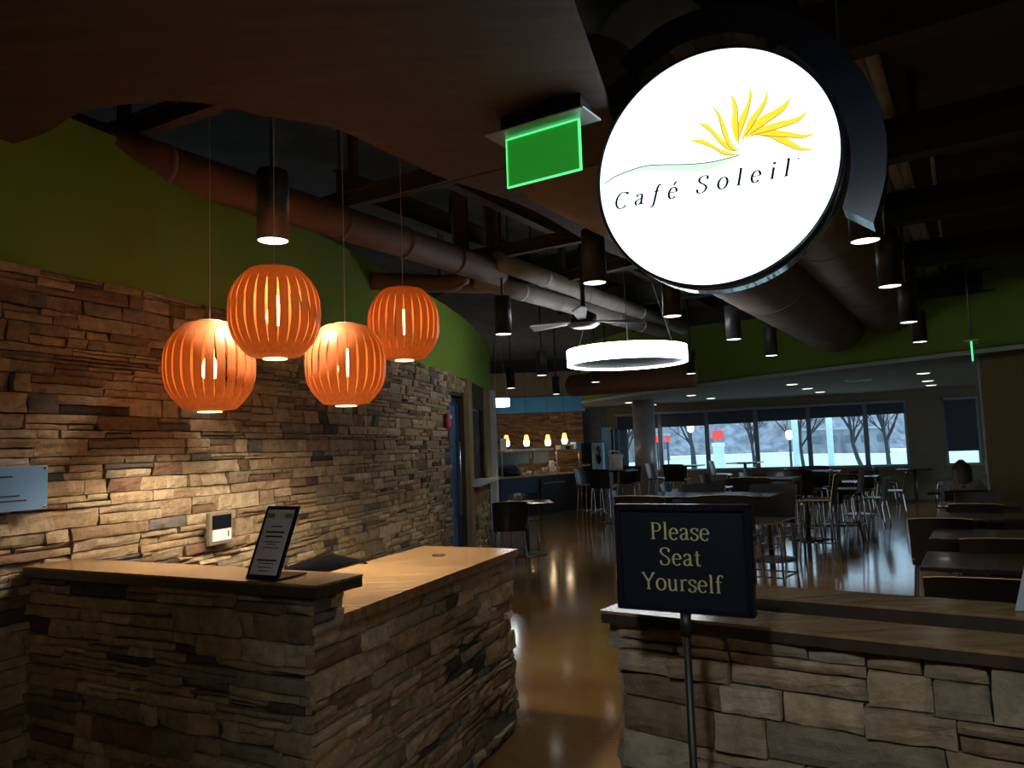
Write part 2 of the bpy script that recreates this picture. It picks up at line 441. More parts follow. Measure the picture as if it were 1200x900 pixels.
def stones(mb, P, length, z0, z1, seed, hole=None, hk=1.0, tint=(1, 1, 1)):
    rnd = random.Random(seed); z = z0
    def put(a, b, c, d):
        if hole and hole(a, b, c, d): return
        one_stone(mb, P, a, b, c, d, rnd, tint)
    while z < z1 - .012:
        h = rnd.choice((.045, .065, .08, .095, .105, .12)) * hk; h = min(h, z1 - z)
        if z1 - z - h < .03: h = z1 - z
        s = rnd.uniform(-.3, 0)
        while s < length - .002:
            l = rnd.uniform(.15, .50); a = max(0, s); b = min(length, s + l)
            if length - b < .08: b = length
            s += l
            if b - a < .02: continue
            if h > .10: k = rnd.choice((1, 2, 2, 2, 3))
            elif h > .07: k = rnd.choice((1, 1, 2, 2))
            else: k = rnd.choice((1, 1, 1, 2))
            cuts = [0] + sorted(min(.85, max(.15, (q + 1) / k + rnd.uniform(-.12, .12))) for q in range(k - 1)) + [1]
            for q in range(k):
                c0, c1 = z + h * cuts[q], z + h * cuts[q + 1]; x = a
                while x < b - .002:
                    ll = rnd.uniform(.10, .38); e = min(b, x + ll)
                    if b - e < .07: e = b
                    put(x, e, c0, c1); x = e
        z += h
def path_fn(pts):
    P = [Vector((p[0], p[1], 0)) for p in pts]; D = [0]
    for i in range(len(P) - 1): D.append(D[-1] + (P[i + 1] - P[i]).length)
    T = [(P[min(i + 1, len(P) - 1)] - P[max(i - 1, 0)]).normalized() for i in range(len(P))]
    def f(s):
        i = 0
        while i < len(P) - 2 and s > D[i + 1]: i += 1
        t = (s - D[i]) / (D[i + 1] - D[i]); p = P[i].lerp(P[i + 1], t); d = T[i].lerp(T[i + 1], min(1, max(0, t))).normalized()
        return p, Vector((d.y, -d.x, 0))
    return f, D[-1]

# ------------------------------------------------------------------ lettering (own stroke alphabet with serifs)
def arc(cx, cy, rx, ry, a0, a1, n=16): return [(cx + rx * math.cos(math.radians(a0 + (a1 - a0) * i / n)), cy + ry * math.sin(math.radians(a0 + (a1 - a0) * i / n))) for i in range(n + 1)]
def c2(pts): return [(p.x, p.y) for p in crom([(a, b, 0) for a, b in pts], 6)]
def sf(x, y, w=.09): return [(x - w, y), (x + w, y)]
GL = {
 'P': (.54, [[(.14, 0), (.14, .68)], [(.14, .665), (.28, .665)] + arc(.28, .495, .17, .17, 90, -90, 14) + [(.14, .325)], sf(.14, .012), [(.05, .668), (.14, .668)]]),
 'l': (.25, [[(.12, 0), (.12, .70)], sf(.12, .012, .08), [(.05, .68), (.12, .70)]]),
 'e': (.44, [[(.06, .25), (.385, .25)], arc(.22, .225, .165, .235, 8, 320, 24)]),
 'a': (.45, [c2([(.07, .36), (.12, .44), (.21, .46), (.30, .42), (.32, .32), (.32, .10), (.36, .02), (.43, .03)]), c2([(.32, .28), (.20, .24), (.09, .18), (.07, .09), (.13, .01), (.23, .02), (.32, .10)])]),
 's': (.37, [c2([(.31, .35), (.30, .43), (.19, .465), (.08, .42), (.07, .33), (.16, .26), (.27, .20), (.32, .12), (.25, .01), (.14, -.01), (.06, .03), (.05, .12)])]),
 'S': (.52, [c2([(.42, .52), (.41, .64), (.27, .69), (.12, .64), (.08, .52), (.17, .41), (.33, .31), (.43, .19), (.37, .04), (.22, -.01), (.09, .04), (.06, .17)])]),
 't': (.31, [c2([(.14, .58), (.14, .30), (.14, .10), (.19, .01), (.29, .05)]), [(.03, .44), (.28, .44)]]),
 'Y': (.60, [[(.08, .67), (.31, .31)], [(.54, .67), (.31, .31)], [(.31, .32), (.31, 0)], sf(.31, .012), sf(.09, .668, .07), sf(.53, .668, .07)]),
 'o': (.48, [arc(.24, .225, .185, .235, 0, 360, 28)]),
 'u': (.50, [c2([(.11, .45), (.11, .20), (.13, .05), (.22, -.005), (.32, .04), (.37, .12)]), [(.375, .45), (.375, 0)], [(.05, .445), (.11, .445)], [(.31, .445), (.375, .445)], [(.375, .012), (.44, .012)]]),
 'r': (.36, [[(.12, 0), (.12, .45)], c2([(.12, .32), (.19, .43), (.28, .46), (.34, .42)]), sf(.12, .012, .08), [(.05, .44), (.12, .445)]]),
 'f': (.30, [c2([(.14, 0), (.14, .30), (.14, .56), (.20, .69), (.29, .69), (.34, .63)]), [(.04, .44), (.28, .44)], sf(.14, .012, .08)]),
 'C': (.62, [arc(.34, .335, .27, .35, 42, 318, 30), [(.545, .56), (.545, .66)]]),
 'i': (.22, [[(.11, 0), (.11, .45)], sf(.11, .012, .07), [(.05, .44), (.11, .45)], arc(.115, .62, .022, .022, 0, 360, 10)]),
}
GL['é'] = (GL['e'][0], GL['e'][1] + [[(.20, .55), (.31, .69)]])
GL['f_it'] = (.32, [c2([(.0, -.19), (.07, -.20), (.12, -.12), (.15, .10), (.17, .36), (.20, .60), (.26, .70), (.34, .66)]), [(.06, .44), (.29, .44)]])
def glyph(mb, g, org, ex, ey, nrm, size, shear=0.0, thin=.028, thick=.075, depth=.0012, mi=0):
    for st in GL[g][1]:
        P = [Vector((x + shear * y, y)) for x, y in st]; n = len(P); A = []; B = []
        for i in range(n):
            t = (P[min(i + 1, n - 1)] - P[max(i - 1, 0)])
            if (P[0] - P[-1]).length < 1e-4 and i in (0, n - 1): t = P[1] - P[-2]
            t = t.normalized(); w = (thin + (thick - thin) * abs(t.y) ** 1.5) / 2
            nn = Vector((-t.y, t.x)); A.append(P[i] + nn * w); B.append(P[i] - nn * w)
        vs = []
        for q in (0, 1):
            for p in A + B: vs.append(org + ex * (p.x * size) + ey * (p.y * size) + nrm * (q * depth))
        fs = []; k = 2 * n
        for i in range(n - 1):
            fs.append((k + i, k + i + 1, k + n + i + 1, k + n + i))
            fs.append((i, k + i, k + i + 1, i + 1)) ; fs.append((n + i, n + i + 1, k + n + i + 1, k + n + i))
        mb.add(vs, fs, mi)
def text_width(t): return sum(GL[c][0] if c != ' ' else .3 for c in t)

# ================================================================== SETTING
def struct(o): o['kind'] = 'structure'; return o
DECK = 3.9
m = MB(); m.prism([(-9, -5), (16, -5), (17, 15.2), (2.6, 21.3), (-9, 24.5)], -.12, 0); struct(m.build('floor', 'floor'))
# outline of the left wall (stone face), from behind the camera to the end post
WL = [(-3.45, .0), (-2.86, 1.5), (-2.15, 3.18), (-1.84, 3.9), (-1.65, 4.47), (-1.26, 5.9), (-.89, 7.44), (-.70, 8.42), (-.60, 9.0), (-.52, 9.55), (-.33, 11.5)]
STZ = 2.37
wl_full = [(-4.6, -3.4)] + WL
f_wall, len_wall = path_fn(WL)
def s_of(x, y):
    best = (9, 0)
    for i in range(1601):
        s = len_wall * i / 1600; p, n = f_wall(s); d = (p - Vector((x, y, 0))).length
        if d < best[0]: best = (d, s)
    return best[1]
# arc-lengths of the door and the pass-through opening
def s_px(px):
    best = (1e9, 0)
    for i in range(1601):
        s = len_wall * i / 1600; p, n = f_wall(s); q = p - CAMP; q.z = 0
        d = ray(px, 529); e = abs(d.x * q.y - d.y * q.x)
        if q.y > .5 and e < best[0]: best = (e, s)
    return best[1]
SD0, SD1 = s_px(527.5), s_px(545)
SW0, SW1 = s_px(549.5), s_px(568)
def sub(s0, s1, k=8): return [(lambda p: (p.x, p.y))(f_wall(s0 + (s1 - s0) * i / k)[0]) for i in range(k + 1)]
# green plaster above the stone, with the plain backing behind the stone (door and pass-through left open)
m = MB()
m.wallpath(wl_full, STZ, 3.12, .18)
wall_left = struct(m.build('wall_left', 'green'))
m = MB(); m.wallpath([(-4.6, -3.4), WL[0]], 0, STZ, .18); m.wallpath(sub(0, SD0, 24), 0, STZ, .18)
m.wallpath(sub(SD0, SD1), 2.14, STZ, .18); m.wallpath(sub(SD1, SW0, 3), 0, STZ, .18); m.wallpath(sub(SW0, SW1, 4), 0, 1.08, .18)
m.wallpath(sub(SW0, SW1, 4), 2.05, STZ, .03); m.wallpath(sub(SW1, len_wall, 4), 0, STZ, .03)
m.build('backing', 'mortar', wall_left)
def hole(a, b, c, d):
    if b > SD0 + .02 and a < SD1 + .3 and c < 2.14: return True
    if b > SW0 - .15 and d > 1.06: return True
    return b > SW1 + .35
m = MB(); stones(m, f_wall, len_wall, 0, STZ, 11, hole, .86); m.build('stone_cladding', 'stone', wall_left)
m = MB(); m.wallpath(sub(SD1, SW0, 3), 0, STZ, -.06); m.wallpath(sub(SW1, len_wall, 3), 1.08, STZ, -.03); m.build('jamb_panel', 'olive_wall', wall_left)

# glazed door in the left wall
p0, n0 = f_wall(SD0 + .02); p1, _ = f_wall(SD1 - .02); ex = (p1 - p0).normalized(); nn = Vector((ex.y, -ex.x, 0)); dw = (p1 - p0).length
dr = thing('door_1', 'glazed blue-grey door in the stone wall', 'door', p0 - nn * .09, 0); struct(dr)
mx = (ex, nn, Vector((0, 0, 1)))
m = MB()
for (a, b, c, d) in ((.04, 1.05, .07, 2.1), (dw - .04, 1.05, .07, 2.1), (dw / 2, 2.08, dw, .08), (dw / 2, .12, dw, .24)): m.box(ex * a + Vector((0, 0, b)), (c, .045, d), mx)
m.build('door_frame', 'navy_panel', dr)
m = MB(); m.box(ex * dw / 2 + Vector((0, 0, 1.15)), (dw - .1, .012, 1.84), mx); m.build('door_pane', 'door_glass_reflection', dr)
m = MB(); q = ex * (dw - .17) + nn * .07; m.tube([q - nn * .05 + Vector((0, 0, .78)), q + Vector((0, 0, .78)), q + Vector((0, 0, 1.62)), q - nn * .05 + Vector((0, 0, 1.62))], .016, 10); m.build('door_handle', 'chrome', dr)
# corridor seen through the door is closed by a wall behind
m = MB(); q = p0 - nn * 1.2; m.box(q + ex * .3 + Vector((0, 0, 1.3)), (3.0, .1, 2.6), mx); struct(m.build('wall_inner_left', 'sky_blue_panel'))

# pass-through window with stone sill at the end of the wall, and the end post
p0, n0 = f_wall(SW0); p1, _ = f_wall(SW1); ex = (p1 - p0).normalized(); nn = Vector((ex.y, -ex.x, 0)); dw = (p1 - p0).length; mx = (ex, nn, Vector((0, 0, 1)))
wn = thing('window_1', 'pass-through window beside the end post of the stone wall', 'window', p0, 0); struct(wn)
m = MB(); m.box(ex * (dw / 2 + .1) + nn * .03 + Vector((0, 0, 1.1)), (dw + .5, .22, .05), mx, bev=.006); m.build('window_sill', 'grey_trim', wn)
m = MB(); m.box(ex * dw / 2 - nn * .08 + Vector((0, 0, 1.58)), (dw, .01, .92), mx); m.build('window_pane', 'guard_glass', wn)
p1, n1 = f_wall(len_wall - .25)
m = MB(); m.box((p1.x - .02, p1.y, 1.19), (.20, .24, 2.38), mx, bev=.01); tag(struct(m.build('trim_1', 'grey_trim')), 'grey-blue metal end post of the stone wall')

# outer shell
m = MB(); m.box((-4.7, 17.6, 1.95), (.2, 13, 3.9)); struct(m.build('wall_rear_left', 'tan_wall'))
m = MB(); m.wallpath([(16, -5), (-9, -5)], 0, DECK, -.2); struct(m.build('wall_back', 'tan_wall'))
m = MB(); m.box((-9, 3.5, 1.95), (.2, 17, 3.9)); struct(m.build('wall_far_left', 'tan_wall'))
# right-hand wall: grey reveal facing the windows side and the olive face turned to the hall
PC = at(1163, 600, Y=10.5); PC.z = 0
q0 = PC; q1 = PC + AA * 5.2; q2 = q1 - BA * 12
m = MB(); m.wallpath([(q0.x, q0.y), (q1.x, q1.y), (q2.x, q2.y)], 0, DECK, .9); wr = struct(m.build('wall_right', 'olive_wall'))
m = MB(); m.box(PC + BA * .46 - AA * .012 + Vector((0, 0, 1.95)), (.02, .93, 3.9), (AA, BA, Vector((0, 0, 1)))); struct(m.build('trim_2', 'grey_trim'))
m = MB(); m.box(PC + BA * .25 - AA * .03 + Vector((0, 0, 1.04)), (.012, .12, .2), (AA, BA, Vector((0, 0, 1))), bev=.004); tag(m.build('wall_switch_plate', 'cream'), 'cream switch plate on the grey reveal beside the seated person', 'switch plate')

# window wall
WA = at(725, 553, Y=20.9); WB = at(1063, 547.5, Y=18.2); WA.z = WB.z = 0
wx = (WB - WA).normalized(); wn_ = Vector((wx.y, -wx.x, 0)); WZ0, WZ1 = .79, 2.31
wax = (wx, wn_, Vector((0, 0, 1)))
def wpx(px):
    d = ray(px, 520); n = wn_; t = (WA - CAMP).dot(n) / d.dot(n); p = CAMP + d * t; p.z = 0; return (p - WA).dot(wx)
EDG = [wpx(x) for x in (722.5, 774, 829, 887, 949, 1016, 1065)]
E7 = [wpx(1108), wpx(1150)]
m = MB()
def wseg(s0, s1, z0, z1): m.box(WA + wx * (s0 + s1) / 2 - wn_ * .12 + Vector((0, 0, (z0 + z1) / 2)), (s1 - s0, .24, z1 - z0), wax)
wseg(-.3, EDG[0], 0, 2.7); wseg(EDG[0], EDG[-1], 0, WZ0); wseg(EDG[0], EDG[-1], WZ1, 2.7); wseg(EDG[-1], E7[0], 0, 2.7); wseg(E7[0], E7[1], 0, WZ0); wseg(E7[0], E7[1], WZ1, 2.7); wseg(E7[1], E7[1] + 9, 0, 2.7)
struct(m.build('wall_window', 'tan_wall'))
def window(i, s0, s1, drop):
    o = thing('window_%d' % i, 'window pane with dark roller shade', 'window', WA + wx * s0); struct(o)
    del o['label']; del o['category']
    L = s1 - s0; f = MB(); fr = .055
    for (a, b, c, d) in ((fr / 2, (WZ0 + WZ1) / 2, fr, WZ1 - WZ0), (L - fr / 2, (WZ0 + WZ1) / 2, fr, WZ1 - WZ0), (L / 2, WZ0 + fr / 2, L, fr), (L / 2, WZ1 - fr / 2, L, fr)):
        f.box(wx * a - wn_ * .06 + Vector((0, 0, b)), (c, .11, d), wax)
    f.build('window_frame', 'window_frame', o)
    g = MB(); g.box(wx * L / 2 - wn_ * .08 + Vector((0, 0, (WZ0 + WZ1) / 2)), (L - fr, .008, WZ1 - WZ0 - fr), wax); g.build('window_pane', 'pane', o)
    h = MB(); h.box(wx * L / 2 + wn_ * .02 + Vector((0, 0, WZ1 - drop / 2)), (L - .1, .006, drop), wax)
    h.box(wx * L / 2 + wn_ * .02 + Vector((0, 0, WZ1 - drop)), (L - .1, .02, .025), wax); h.build('roller_shade', 'roller', o)
    h = MB(); h.box(wx * L / 2 + wn_ * .03 + Vector((0, 0, WZ1 + .02)), (L, .08, .07), wax, bev=.01); h.build('shade_cassette', 'window_frame', o)
    p = bpy.data.lights.new('window_portal', 'AREA'); p.shape = 'RECTANGLE'; p.size = L; p.size_y = WZ1 - WZ0 - drop
    try: p.cycles.is_portal = True
    except Exception: pass
    po = bpy.data.objects.new('window_portal', p); COL.objects.link(po); po.location = WA + wx * (s0 + L / 2) - wn_ * .3 + Vector((0, 0, (WZ0 + WZ1 - drop) / 2))
    po.rotation_euler = wn_.to_track_quat('-Z', 'Y').to_euler()
for i in range(6): window(i + 2, EDG[i], EDG[i + 1], .36 - .02 * i)
window(8, E7[0], E7[1], 1.18)

# bulkhead (green face) and the low ceiling by the windows
BK = [(1.62, 17.9), (2.45, 16.0), (3.15, 14.5), (4.15, 12.6), (5.07, 11.2), (5.98, 9.9), (6.9, 8.6), (8.6, 6.6)]
BZ = 2.55
m = MB(); m.wallpath(BK, BZ, DECK, .15); struct(m.build('wall_upper_right', 'green'))
m = MB(); m.wallpath(BK, BZ - .025, BZ + .03, -.03); struct(m.build('trim_3', 'grey_trim'))
m = MB(); m.prism(BK + [(14, 6), (16, 17), (3, 23), (1.9, 21.2)], BZ, BZ + .06); struct(m.build('ceiling_low', 'far_ceiling'))
m = MB(); m.prism([(-9.2, -5.2), (16, -5.2), (16, 8), (9, 20), (-9.2, 23)], DECK, DECK + .1); struct(m.build('ceiling', 'deck'))

# slung wooden soffit over the desk with the curved front edge
SFZ = 2.9
edge = [at(x, y, z=SFZ) for x, y in ((-60, 175), (0, 172), (55, 155), (100, 130), (190, 119), (250, 123), (320, 138), (400, 153), (510, 205), (620, 244), (700, 290), (742, 306))]
edge = [(p.x, p.y) for p in edge]
ee = [(p.x, p.y) for p in crom([(a, b, 0) for a, b in edge], 4)]
poly = ee + [(.95, 5.2), (.72, 4.2), (.50, 3.3), (.25, 2.4), (0.1, 1.5), (.1, -3.2), (-4.3, -3.2)]
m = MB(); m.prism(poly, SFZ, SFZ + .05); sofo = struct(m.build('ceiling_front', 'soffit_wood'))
m = MB()
for k in (-1.6, -.35, .85, 1.9): # panel seams across the soffit
    a = bp(-3.5, 3.2 + k); b = bp(1.2, 3.2 + k)
m.box(at(560, 205, z=SFZ) - Vector((0, 0, .001)), (1.1, .008, .004), (AA, BA, Vector((0, 0, 1)))); build_each(m, 'panel_seam', 'black', sofo)
m = MB()
for x, y in ((-1.6, 2.2), (-.4, 2.4), (.3, 4.0), (-2.2, .3), (-.3, .0)): m.tube([(x, y, SFZ + .1), (x, y, DECK)], .008, 6)
build_each(m, 'hanger_rod', 'steel_dark', sofo)

# back of the serving area
SB0, SB1 = at(560, 500, Y=20.5), at(683, 500, Y=20.6)
m = MB(); m.box(((-9.1 + SB1.x) / 2, 20.75, 1.955), (SB1.x + 9.1, .2, 3.93)); struct(m.build('wall_far', 'mortar'))
fS, lS = path_fn([(SB0.x - 1.2, 20.6), (SB1.x, 20.6)])
m = MB(); stones(m, fS, lS, 0, 2.46, 77, None, .8, (.66, .52, .42)); wsv = bpy.data.objects['wall_far']; m.build('stone_cladding', 'stone', wsv)
B0, B1 = at(560, 486, Y=20.2), at(686, 483, Y=20.2)
m = MB(); m.box(((B0.x + B1.x) / 2 - .6, 20.3, 2.66), (B1.x - B0.x + 1.2, .18, .40)); struct(m.build('trim_4', 'blue_paint'))
m = MB(); m.box(((B0.x + B1.x) / 2 - .6, 20.35, 3.2), (B1.x - B0.x + 1.2, .15, .66)); struct(m.build('wall_upper_far', 'tan_wall'))
m = MB(); m.box((2.35, 21.15, 1.955), (1.5, .3, 3.93)); struct(m.build('wall_far_middle', 'slate'))

# ------------------------------------------------------------------ overhead structure
def beamline(name, a, b, wdt, hgt, z, matn, label, cat, grp=None, hang=True):
    a = Vector(a); b = Vector(b); d = (b - a).normalized(); n = Vector((-d.y, d.x, 0)); L = (b - a).length
    o = thing(name, label, cat, (a.x, a.y, z), 0, grp)
    m = MB(); m.box(d * L / 2 + Vector((0, 0, hgt / 2)), (L, wdt, .015), (d, n, Vector((0, 0, 1)))); m.box(d * L / 2 + Vector((0, 0, -hgt / 2)), (L, wdt, .015), (d, n, Vector((0, 0, 1)))); m.box(d * L / 2, (L, .02, hgt), (d, n, Vector((0, 0, 1)))); m.build('beam_web', matn, o)
    if hang:
        m = MB(); m.box(d * (L * .2) + Vector((0, 0, (DECK - z) / 2)), (.05, .05, DECK - z), (d, n, Vector((0, 0, 1)))); m.box(d * (L * .8) + Vector((0, 0, (DECK - z) / 2)), (.05, .05, DECK - z), (d, n, Vector((0, 0, 1)))); build_each(m, 'beam_post', matn, o)
    return o
ORD = ['nearest', 'second', 'third', 'fourth', 'fifth', 'sixth', 'seventh', 'eighth', 'ninth', 'tenth']
for i, v in enumerate((3.7, 5.4, 7.3, 9.3, 11.5)):
    a = bp(-5.4 + .2 * i, v); b = bp(2.6, v)
    if i < 2: a = bp(-.9, v + .2)
    beamline('ceiling_beam', a, b, .13, .26, 3.45, 'steel_dark', 'dark steel ceiling beam crossing the hall, %s one from the round sign' % ORD[i], 'beam', 'steel beams under the roof deck')
for i, u in enumerate((-4.1, -3.3)):
    a = bp(u, 4.3); b = bp(u, 12); beamline('ceiling_joist', a, b, .09, .18, 3.62, 'beam_paint', ('brown roof joist above the orange lamps, nearer the green wall', 'brown roof joist above the orange lamps, nearer the wooden soffit')[i], 'beam', 'roof joists over the lamps')
for i, (x0, y0, x1, y1) in enumerate(((130, 160, 235, 122), (395, 238, 520, 205), (505, 345, 585, 318), (560, 300, 660, 280), (640, 330, 760, 300))):
    a = at(x0, y0, z=3.25); b = at(x1, y1, z=3.25); d = (b - a).normalized(); a -= d * .1; b += d * .25
    a.z = b.z = 0
    beamline('ceiling_bridging', a, b, .07, .1, 3.25, 'beam_paint', ('short brown bridging piece in the left tip of the soffit opening', 'thin brown bridging bar beside the soffit edge above the lamps', 'short bridging bar behind the far orange lamp', 'bridging bar right of the far orange lamp', 'bridging bar above the ceiling fan')[i], 'beam', 'bridging between the joists')
# long insulated pipes
def pipe(label, a, b, r, matn, z, cat='pipe', name='ceiling_pipe', grp=None, joints=6, n=14):
    a = Vector((a[0], a[1], z)); b = Vector((b[0], b[1], z)); o = thing(name, label, cat, a, 0, grp); d = b - a; L = d.length; d.normalize()
    m = MB(); m.tube([(0, 0, 0), d * L], r, n); m.build('pipe_run', matn, o)
    m = MB()
    for k in range(1, joints): m.tube([d * (L * k / joints - .02), d * (L * k / joints + .02)], r * 1.07, n)
    build_each(m, 'coupling', matn, o)
    m = MB()
    for k in (.12, .5, .88):
        q = d * (L * k); m.tube([q, (q.x, q.y, DECK - z)], .008, 6)
    build_each(m, 'hanger_rod', 'steel_dark', o)
    return o
pa = at(62, 157, z=3.08); pb = at(400, 272, z=3.08); pd = (at(790, 388, z=3.08) - pa).normalized()
pipe('thick brown insulated pipe running from the soffit tip over the orange lamps', pa - pd * .1, pa + pd * 3.9, .115, 'pipe_brown', 3.10, grp='long pipes over the hall')
q = pa + pd * 3.7
pipe('grey twin pipe over the dining hall, upper one of the pair', q + Vector((.10, -.05, 0)), at(800, 388, z=3.12), .085, 'pipe_grey', 3.16, grp='long pipes over the hall')
pipe('grey twin pipe over the dining hall, lower one of the pair', q + Vector((-.08, .05, 0)), at(775, 388, z=3.02), .085, 'pipe_grey', 3.02, grp='long pipes over the hall')
def bent(label, p, zt, matn='pipe_brown'):
    o = thing('ceiling_pipe_elbow', label, 'pipe', p, 0, 'elbow pipes near the green wall')
    m = MB(); m.tube(crom([(0, 0, zt), (0, 0, .12), (-.03, -.02, .03), (-.16, -.06, 0), (-.75, -.25, 0)], 5), .075, 12); m.build('pipe_run', matn, o)
bent('brown elbow pipe beside the far orange lamp, nearer the lamp', at(541, 333, Y=6.6), DECK - at(541, 333, Y=6.6).z)
bent('brown elbow pipe right of the far orange lamp, farther from the lamp', at(578, 335, Y=6.9), DECK - at(578, 335, Y=6.9).z)
# conduits on the right
for i, (x0, y0, x1, y1, r) in enumerate(((950, 0, 1098, 372, .055), (978, 0, 1106, 372, .045), (1002, 0, 1112, 372, .04), (1050, 160, 1098, 365, .022), (1090, 165, 1113, 368, .016))):
    a = at(x0, y0, z=3.70 - .05 * (i % 2)); b = at(x1, y1, z=3.70 - .05 * (i % 2)); 
    if i < 3: a = a - (b - a) * .2
    pipe(('thick pale conduit under the deck right of the round sign, leftmost of three', 'pale conduit under the deck right of the round sign, middle of three', 'pale conduit under the deck right of the round sign, rightmost of three', 'thin grey conduit dropping along the right ceiling', 'thinnest conduit at the far right of the ceiling')[i], a, b, r, 'conduit_pale', a.z, name='ceiling_conduit', grp='conduits on the right', joints=5, n=10)
# two big round ducts
def duct(label, pe, r, L, matn, z):
    a = Vector((pe[0], pe[1], z)); o = thing('ceiling_duct', label, 'duct', a, 0, 'large round ducts')
    m = MB(); n = 28; k = 24; pts = []
    m.tube([-BA * (L * i / k) for i in range(k + 1)], r, n); m.build('duct_run', matn, o)
    m = MB()
    for i in range(1, 6): m.tube([-BA * (L * i / 6 - .012), -BA * (L * i / 6 + .012)], r * 1.012, n)
    build_each(m, 'duct_seam', matn, o)
    m = MB()
    for f in (.15, .5, .85): m.tube([-BA * (L * f), -BA * (L * f) + Vector((0, 0, DECK - z))], .012, 6)
    build_each(m, 'hanger_rod', 'steel_dark', o)
D1 = at(976, 378, Y=11.0); D2 = at(1028, 368, Y=10.6)
duct('large round brown-grey fabric duct right of the ring lamp, left one of two', D1, .44, 8.4, 'duct', D1.z)
duct('large round brown-grey fabric duct behind the sign, right one of two', D2 + AA * .12, .40, 7.8, 'duct', D2.z + .12)
# brown duct in front of the bulkhead
a = at(672, 452, Y=13.4); b = at(812, 440, Y=12.0); o = thing('ceiling_duct', 'brown round duct lying below the ring lamp in front of the green bulkhead', 'duct', a)
d = b - a; m = MB(); m.tube([d.normalized() * -.1, d.normalized() * -.06, d * 0, d * .5, d], [.12, .17, .19, .19, .19], 20); m.build('duct_run', 'duct_brown', o)
m = MB(); m.tube([d * .3, (d.x * .3, d.y * .3, DECK - a.z)], .012, 6); m.tube([d * .85, (d.x * .85, d.y * .85, DECK - a.z)], .012, 6); build_each(m, 'hanger_rod', 'steel_dark', o)
# grey round duct end above the sign
a = at(768, 62, Y=3.75); o = thing('ceiling_duct_end', 'grey round duct end above the left edge of the lit sign', 'duct', a)
dd = Vector((.15, .93, .25)).normalized(); m = MB(); m.tube([dd * 0, dd * .02, dd * .7], [.285, .305, .305], 32); m.build('duct_run', 'duct_grey', o)
m = MB(); m.tube([dd * .4, (dd.x * .4, dd.y * .4, DECK - a.z)], .012, 6); build_each(m, 'hanger_rod', 'steel_dark', o)

# ================================================================== THE DESK
Z1, Z2 = 1.086, .955
A = at(370, 686.5, z=Z1); Bl = at(36, 664.5, z=Z1); A.z = Bl.z = 0
e1 = (A - Bl).normalized(); e2 = Vector((-e1.y, e1.x, 0)); Lf = (A - Bl).length
Lf += .06
cax = (e1, e2, Vector((0, 0, 1)))
desk = thing('reception_desk', 'stone-clad L-shaped reception desk with oak tops, against the stone wall', 'desk', A)
def dp(x, y, z=0): return e1 * x + e2 * y + Vector((0, 0, z))
fe = at(607, 643, z=Z2); fe.z = 0; ld = fe - A; DL = ld.dot(e2); DX = ld.dot(e1)       # far end of the writing top, in the desk frame
m = MB(); m.box(dp(-Lf / 2, .12, Z1 - .004), (Lf, .24, .008), cax); lt = m.build('ledge_top', 'oak', desk)
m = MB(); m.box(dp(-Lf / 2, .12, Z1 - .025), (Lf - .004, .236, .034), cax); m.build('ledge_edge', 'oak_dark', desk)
m = MB(); NX = -.05; m.slab([dp(NX, .19, Z2 - .04), dp(DX, DL, Z2 - .04), dp(DX - .62, DL, Z2 - .04), dp(NX - .62, .19, Z2 - .04)], (0, 0, .04)); wt = m.build('writing_top', 'oak', desk)
g = at(514, 651, z=Z2); m = MB(); m.lathe([(.028, 0), (.036, .003), (.036, .004), (0, .0042)], 20, g - A); m.build('grommet', 'black', wt)
OV = .035
m = MB(); m.box(dp(-Lf / 2 - OV, .13, (Z1 - .04) / 2), (Lf - .16, .17, Z1 - .042), cax); m.slab([dp(-.085, .06, 0), dp(DX - .05, DL - OV - .01, 0), dp(DX - .16, DL - OV - .01, 0), dp(-.19, .06, 0)], (0, 0, Z2 - .04)); m.slab([dp(-.085, .06, Z2 - .04), dp(-.105, .215, Z2 - .04), dp(-.2, .215, Z2 - .04), dp(-.2, .06, Z2 - .04)], (0, 0, Z1 - Z2 - .002)); m.slab([dp(DX - OV - .05, DL - .14, 0), dp(DX - OV - .05, DL - .06, 0), dp(DX - .6, DL - .06, 0), dp(DX - .6, DL - .14, 0)], (0, 0, Z2 - .05)); m.build('desk_core', 'mortar', desk)
m = MB()
F0 = dp(-Lf, OV + .01); F1 = dp(-.05, OV + .01); f_, l_ = path_fn([(F0.x, F0.y), (F1.x, F1.y)]); stones(m, f_, l_, 0, Z1 - .04, 21, None, .78)
G0 = dp(-.07, OV); G1 = dp(-.088, .205); f_, l_ = path_fn([(G0.x, G0.y), (G1.x, G1.y)]); stones(m, f_, l_, Z2 - .042, Z1 - .04, 22)
G0 = dp(-.07, OV - .01); G1 = dp(DX - .045, DL - OV); f_, l_ = path_fn([(G0.x, G0.y), (G1.x, G1.y)]); stones(m, f_, l_, 0, Z2 - .038, 23, None, .78)
m.build('stone_cladding', 'stone', desk)

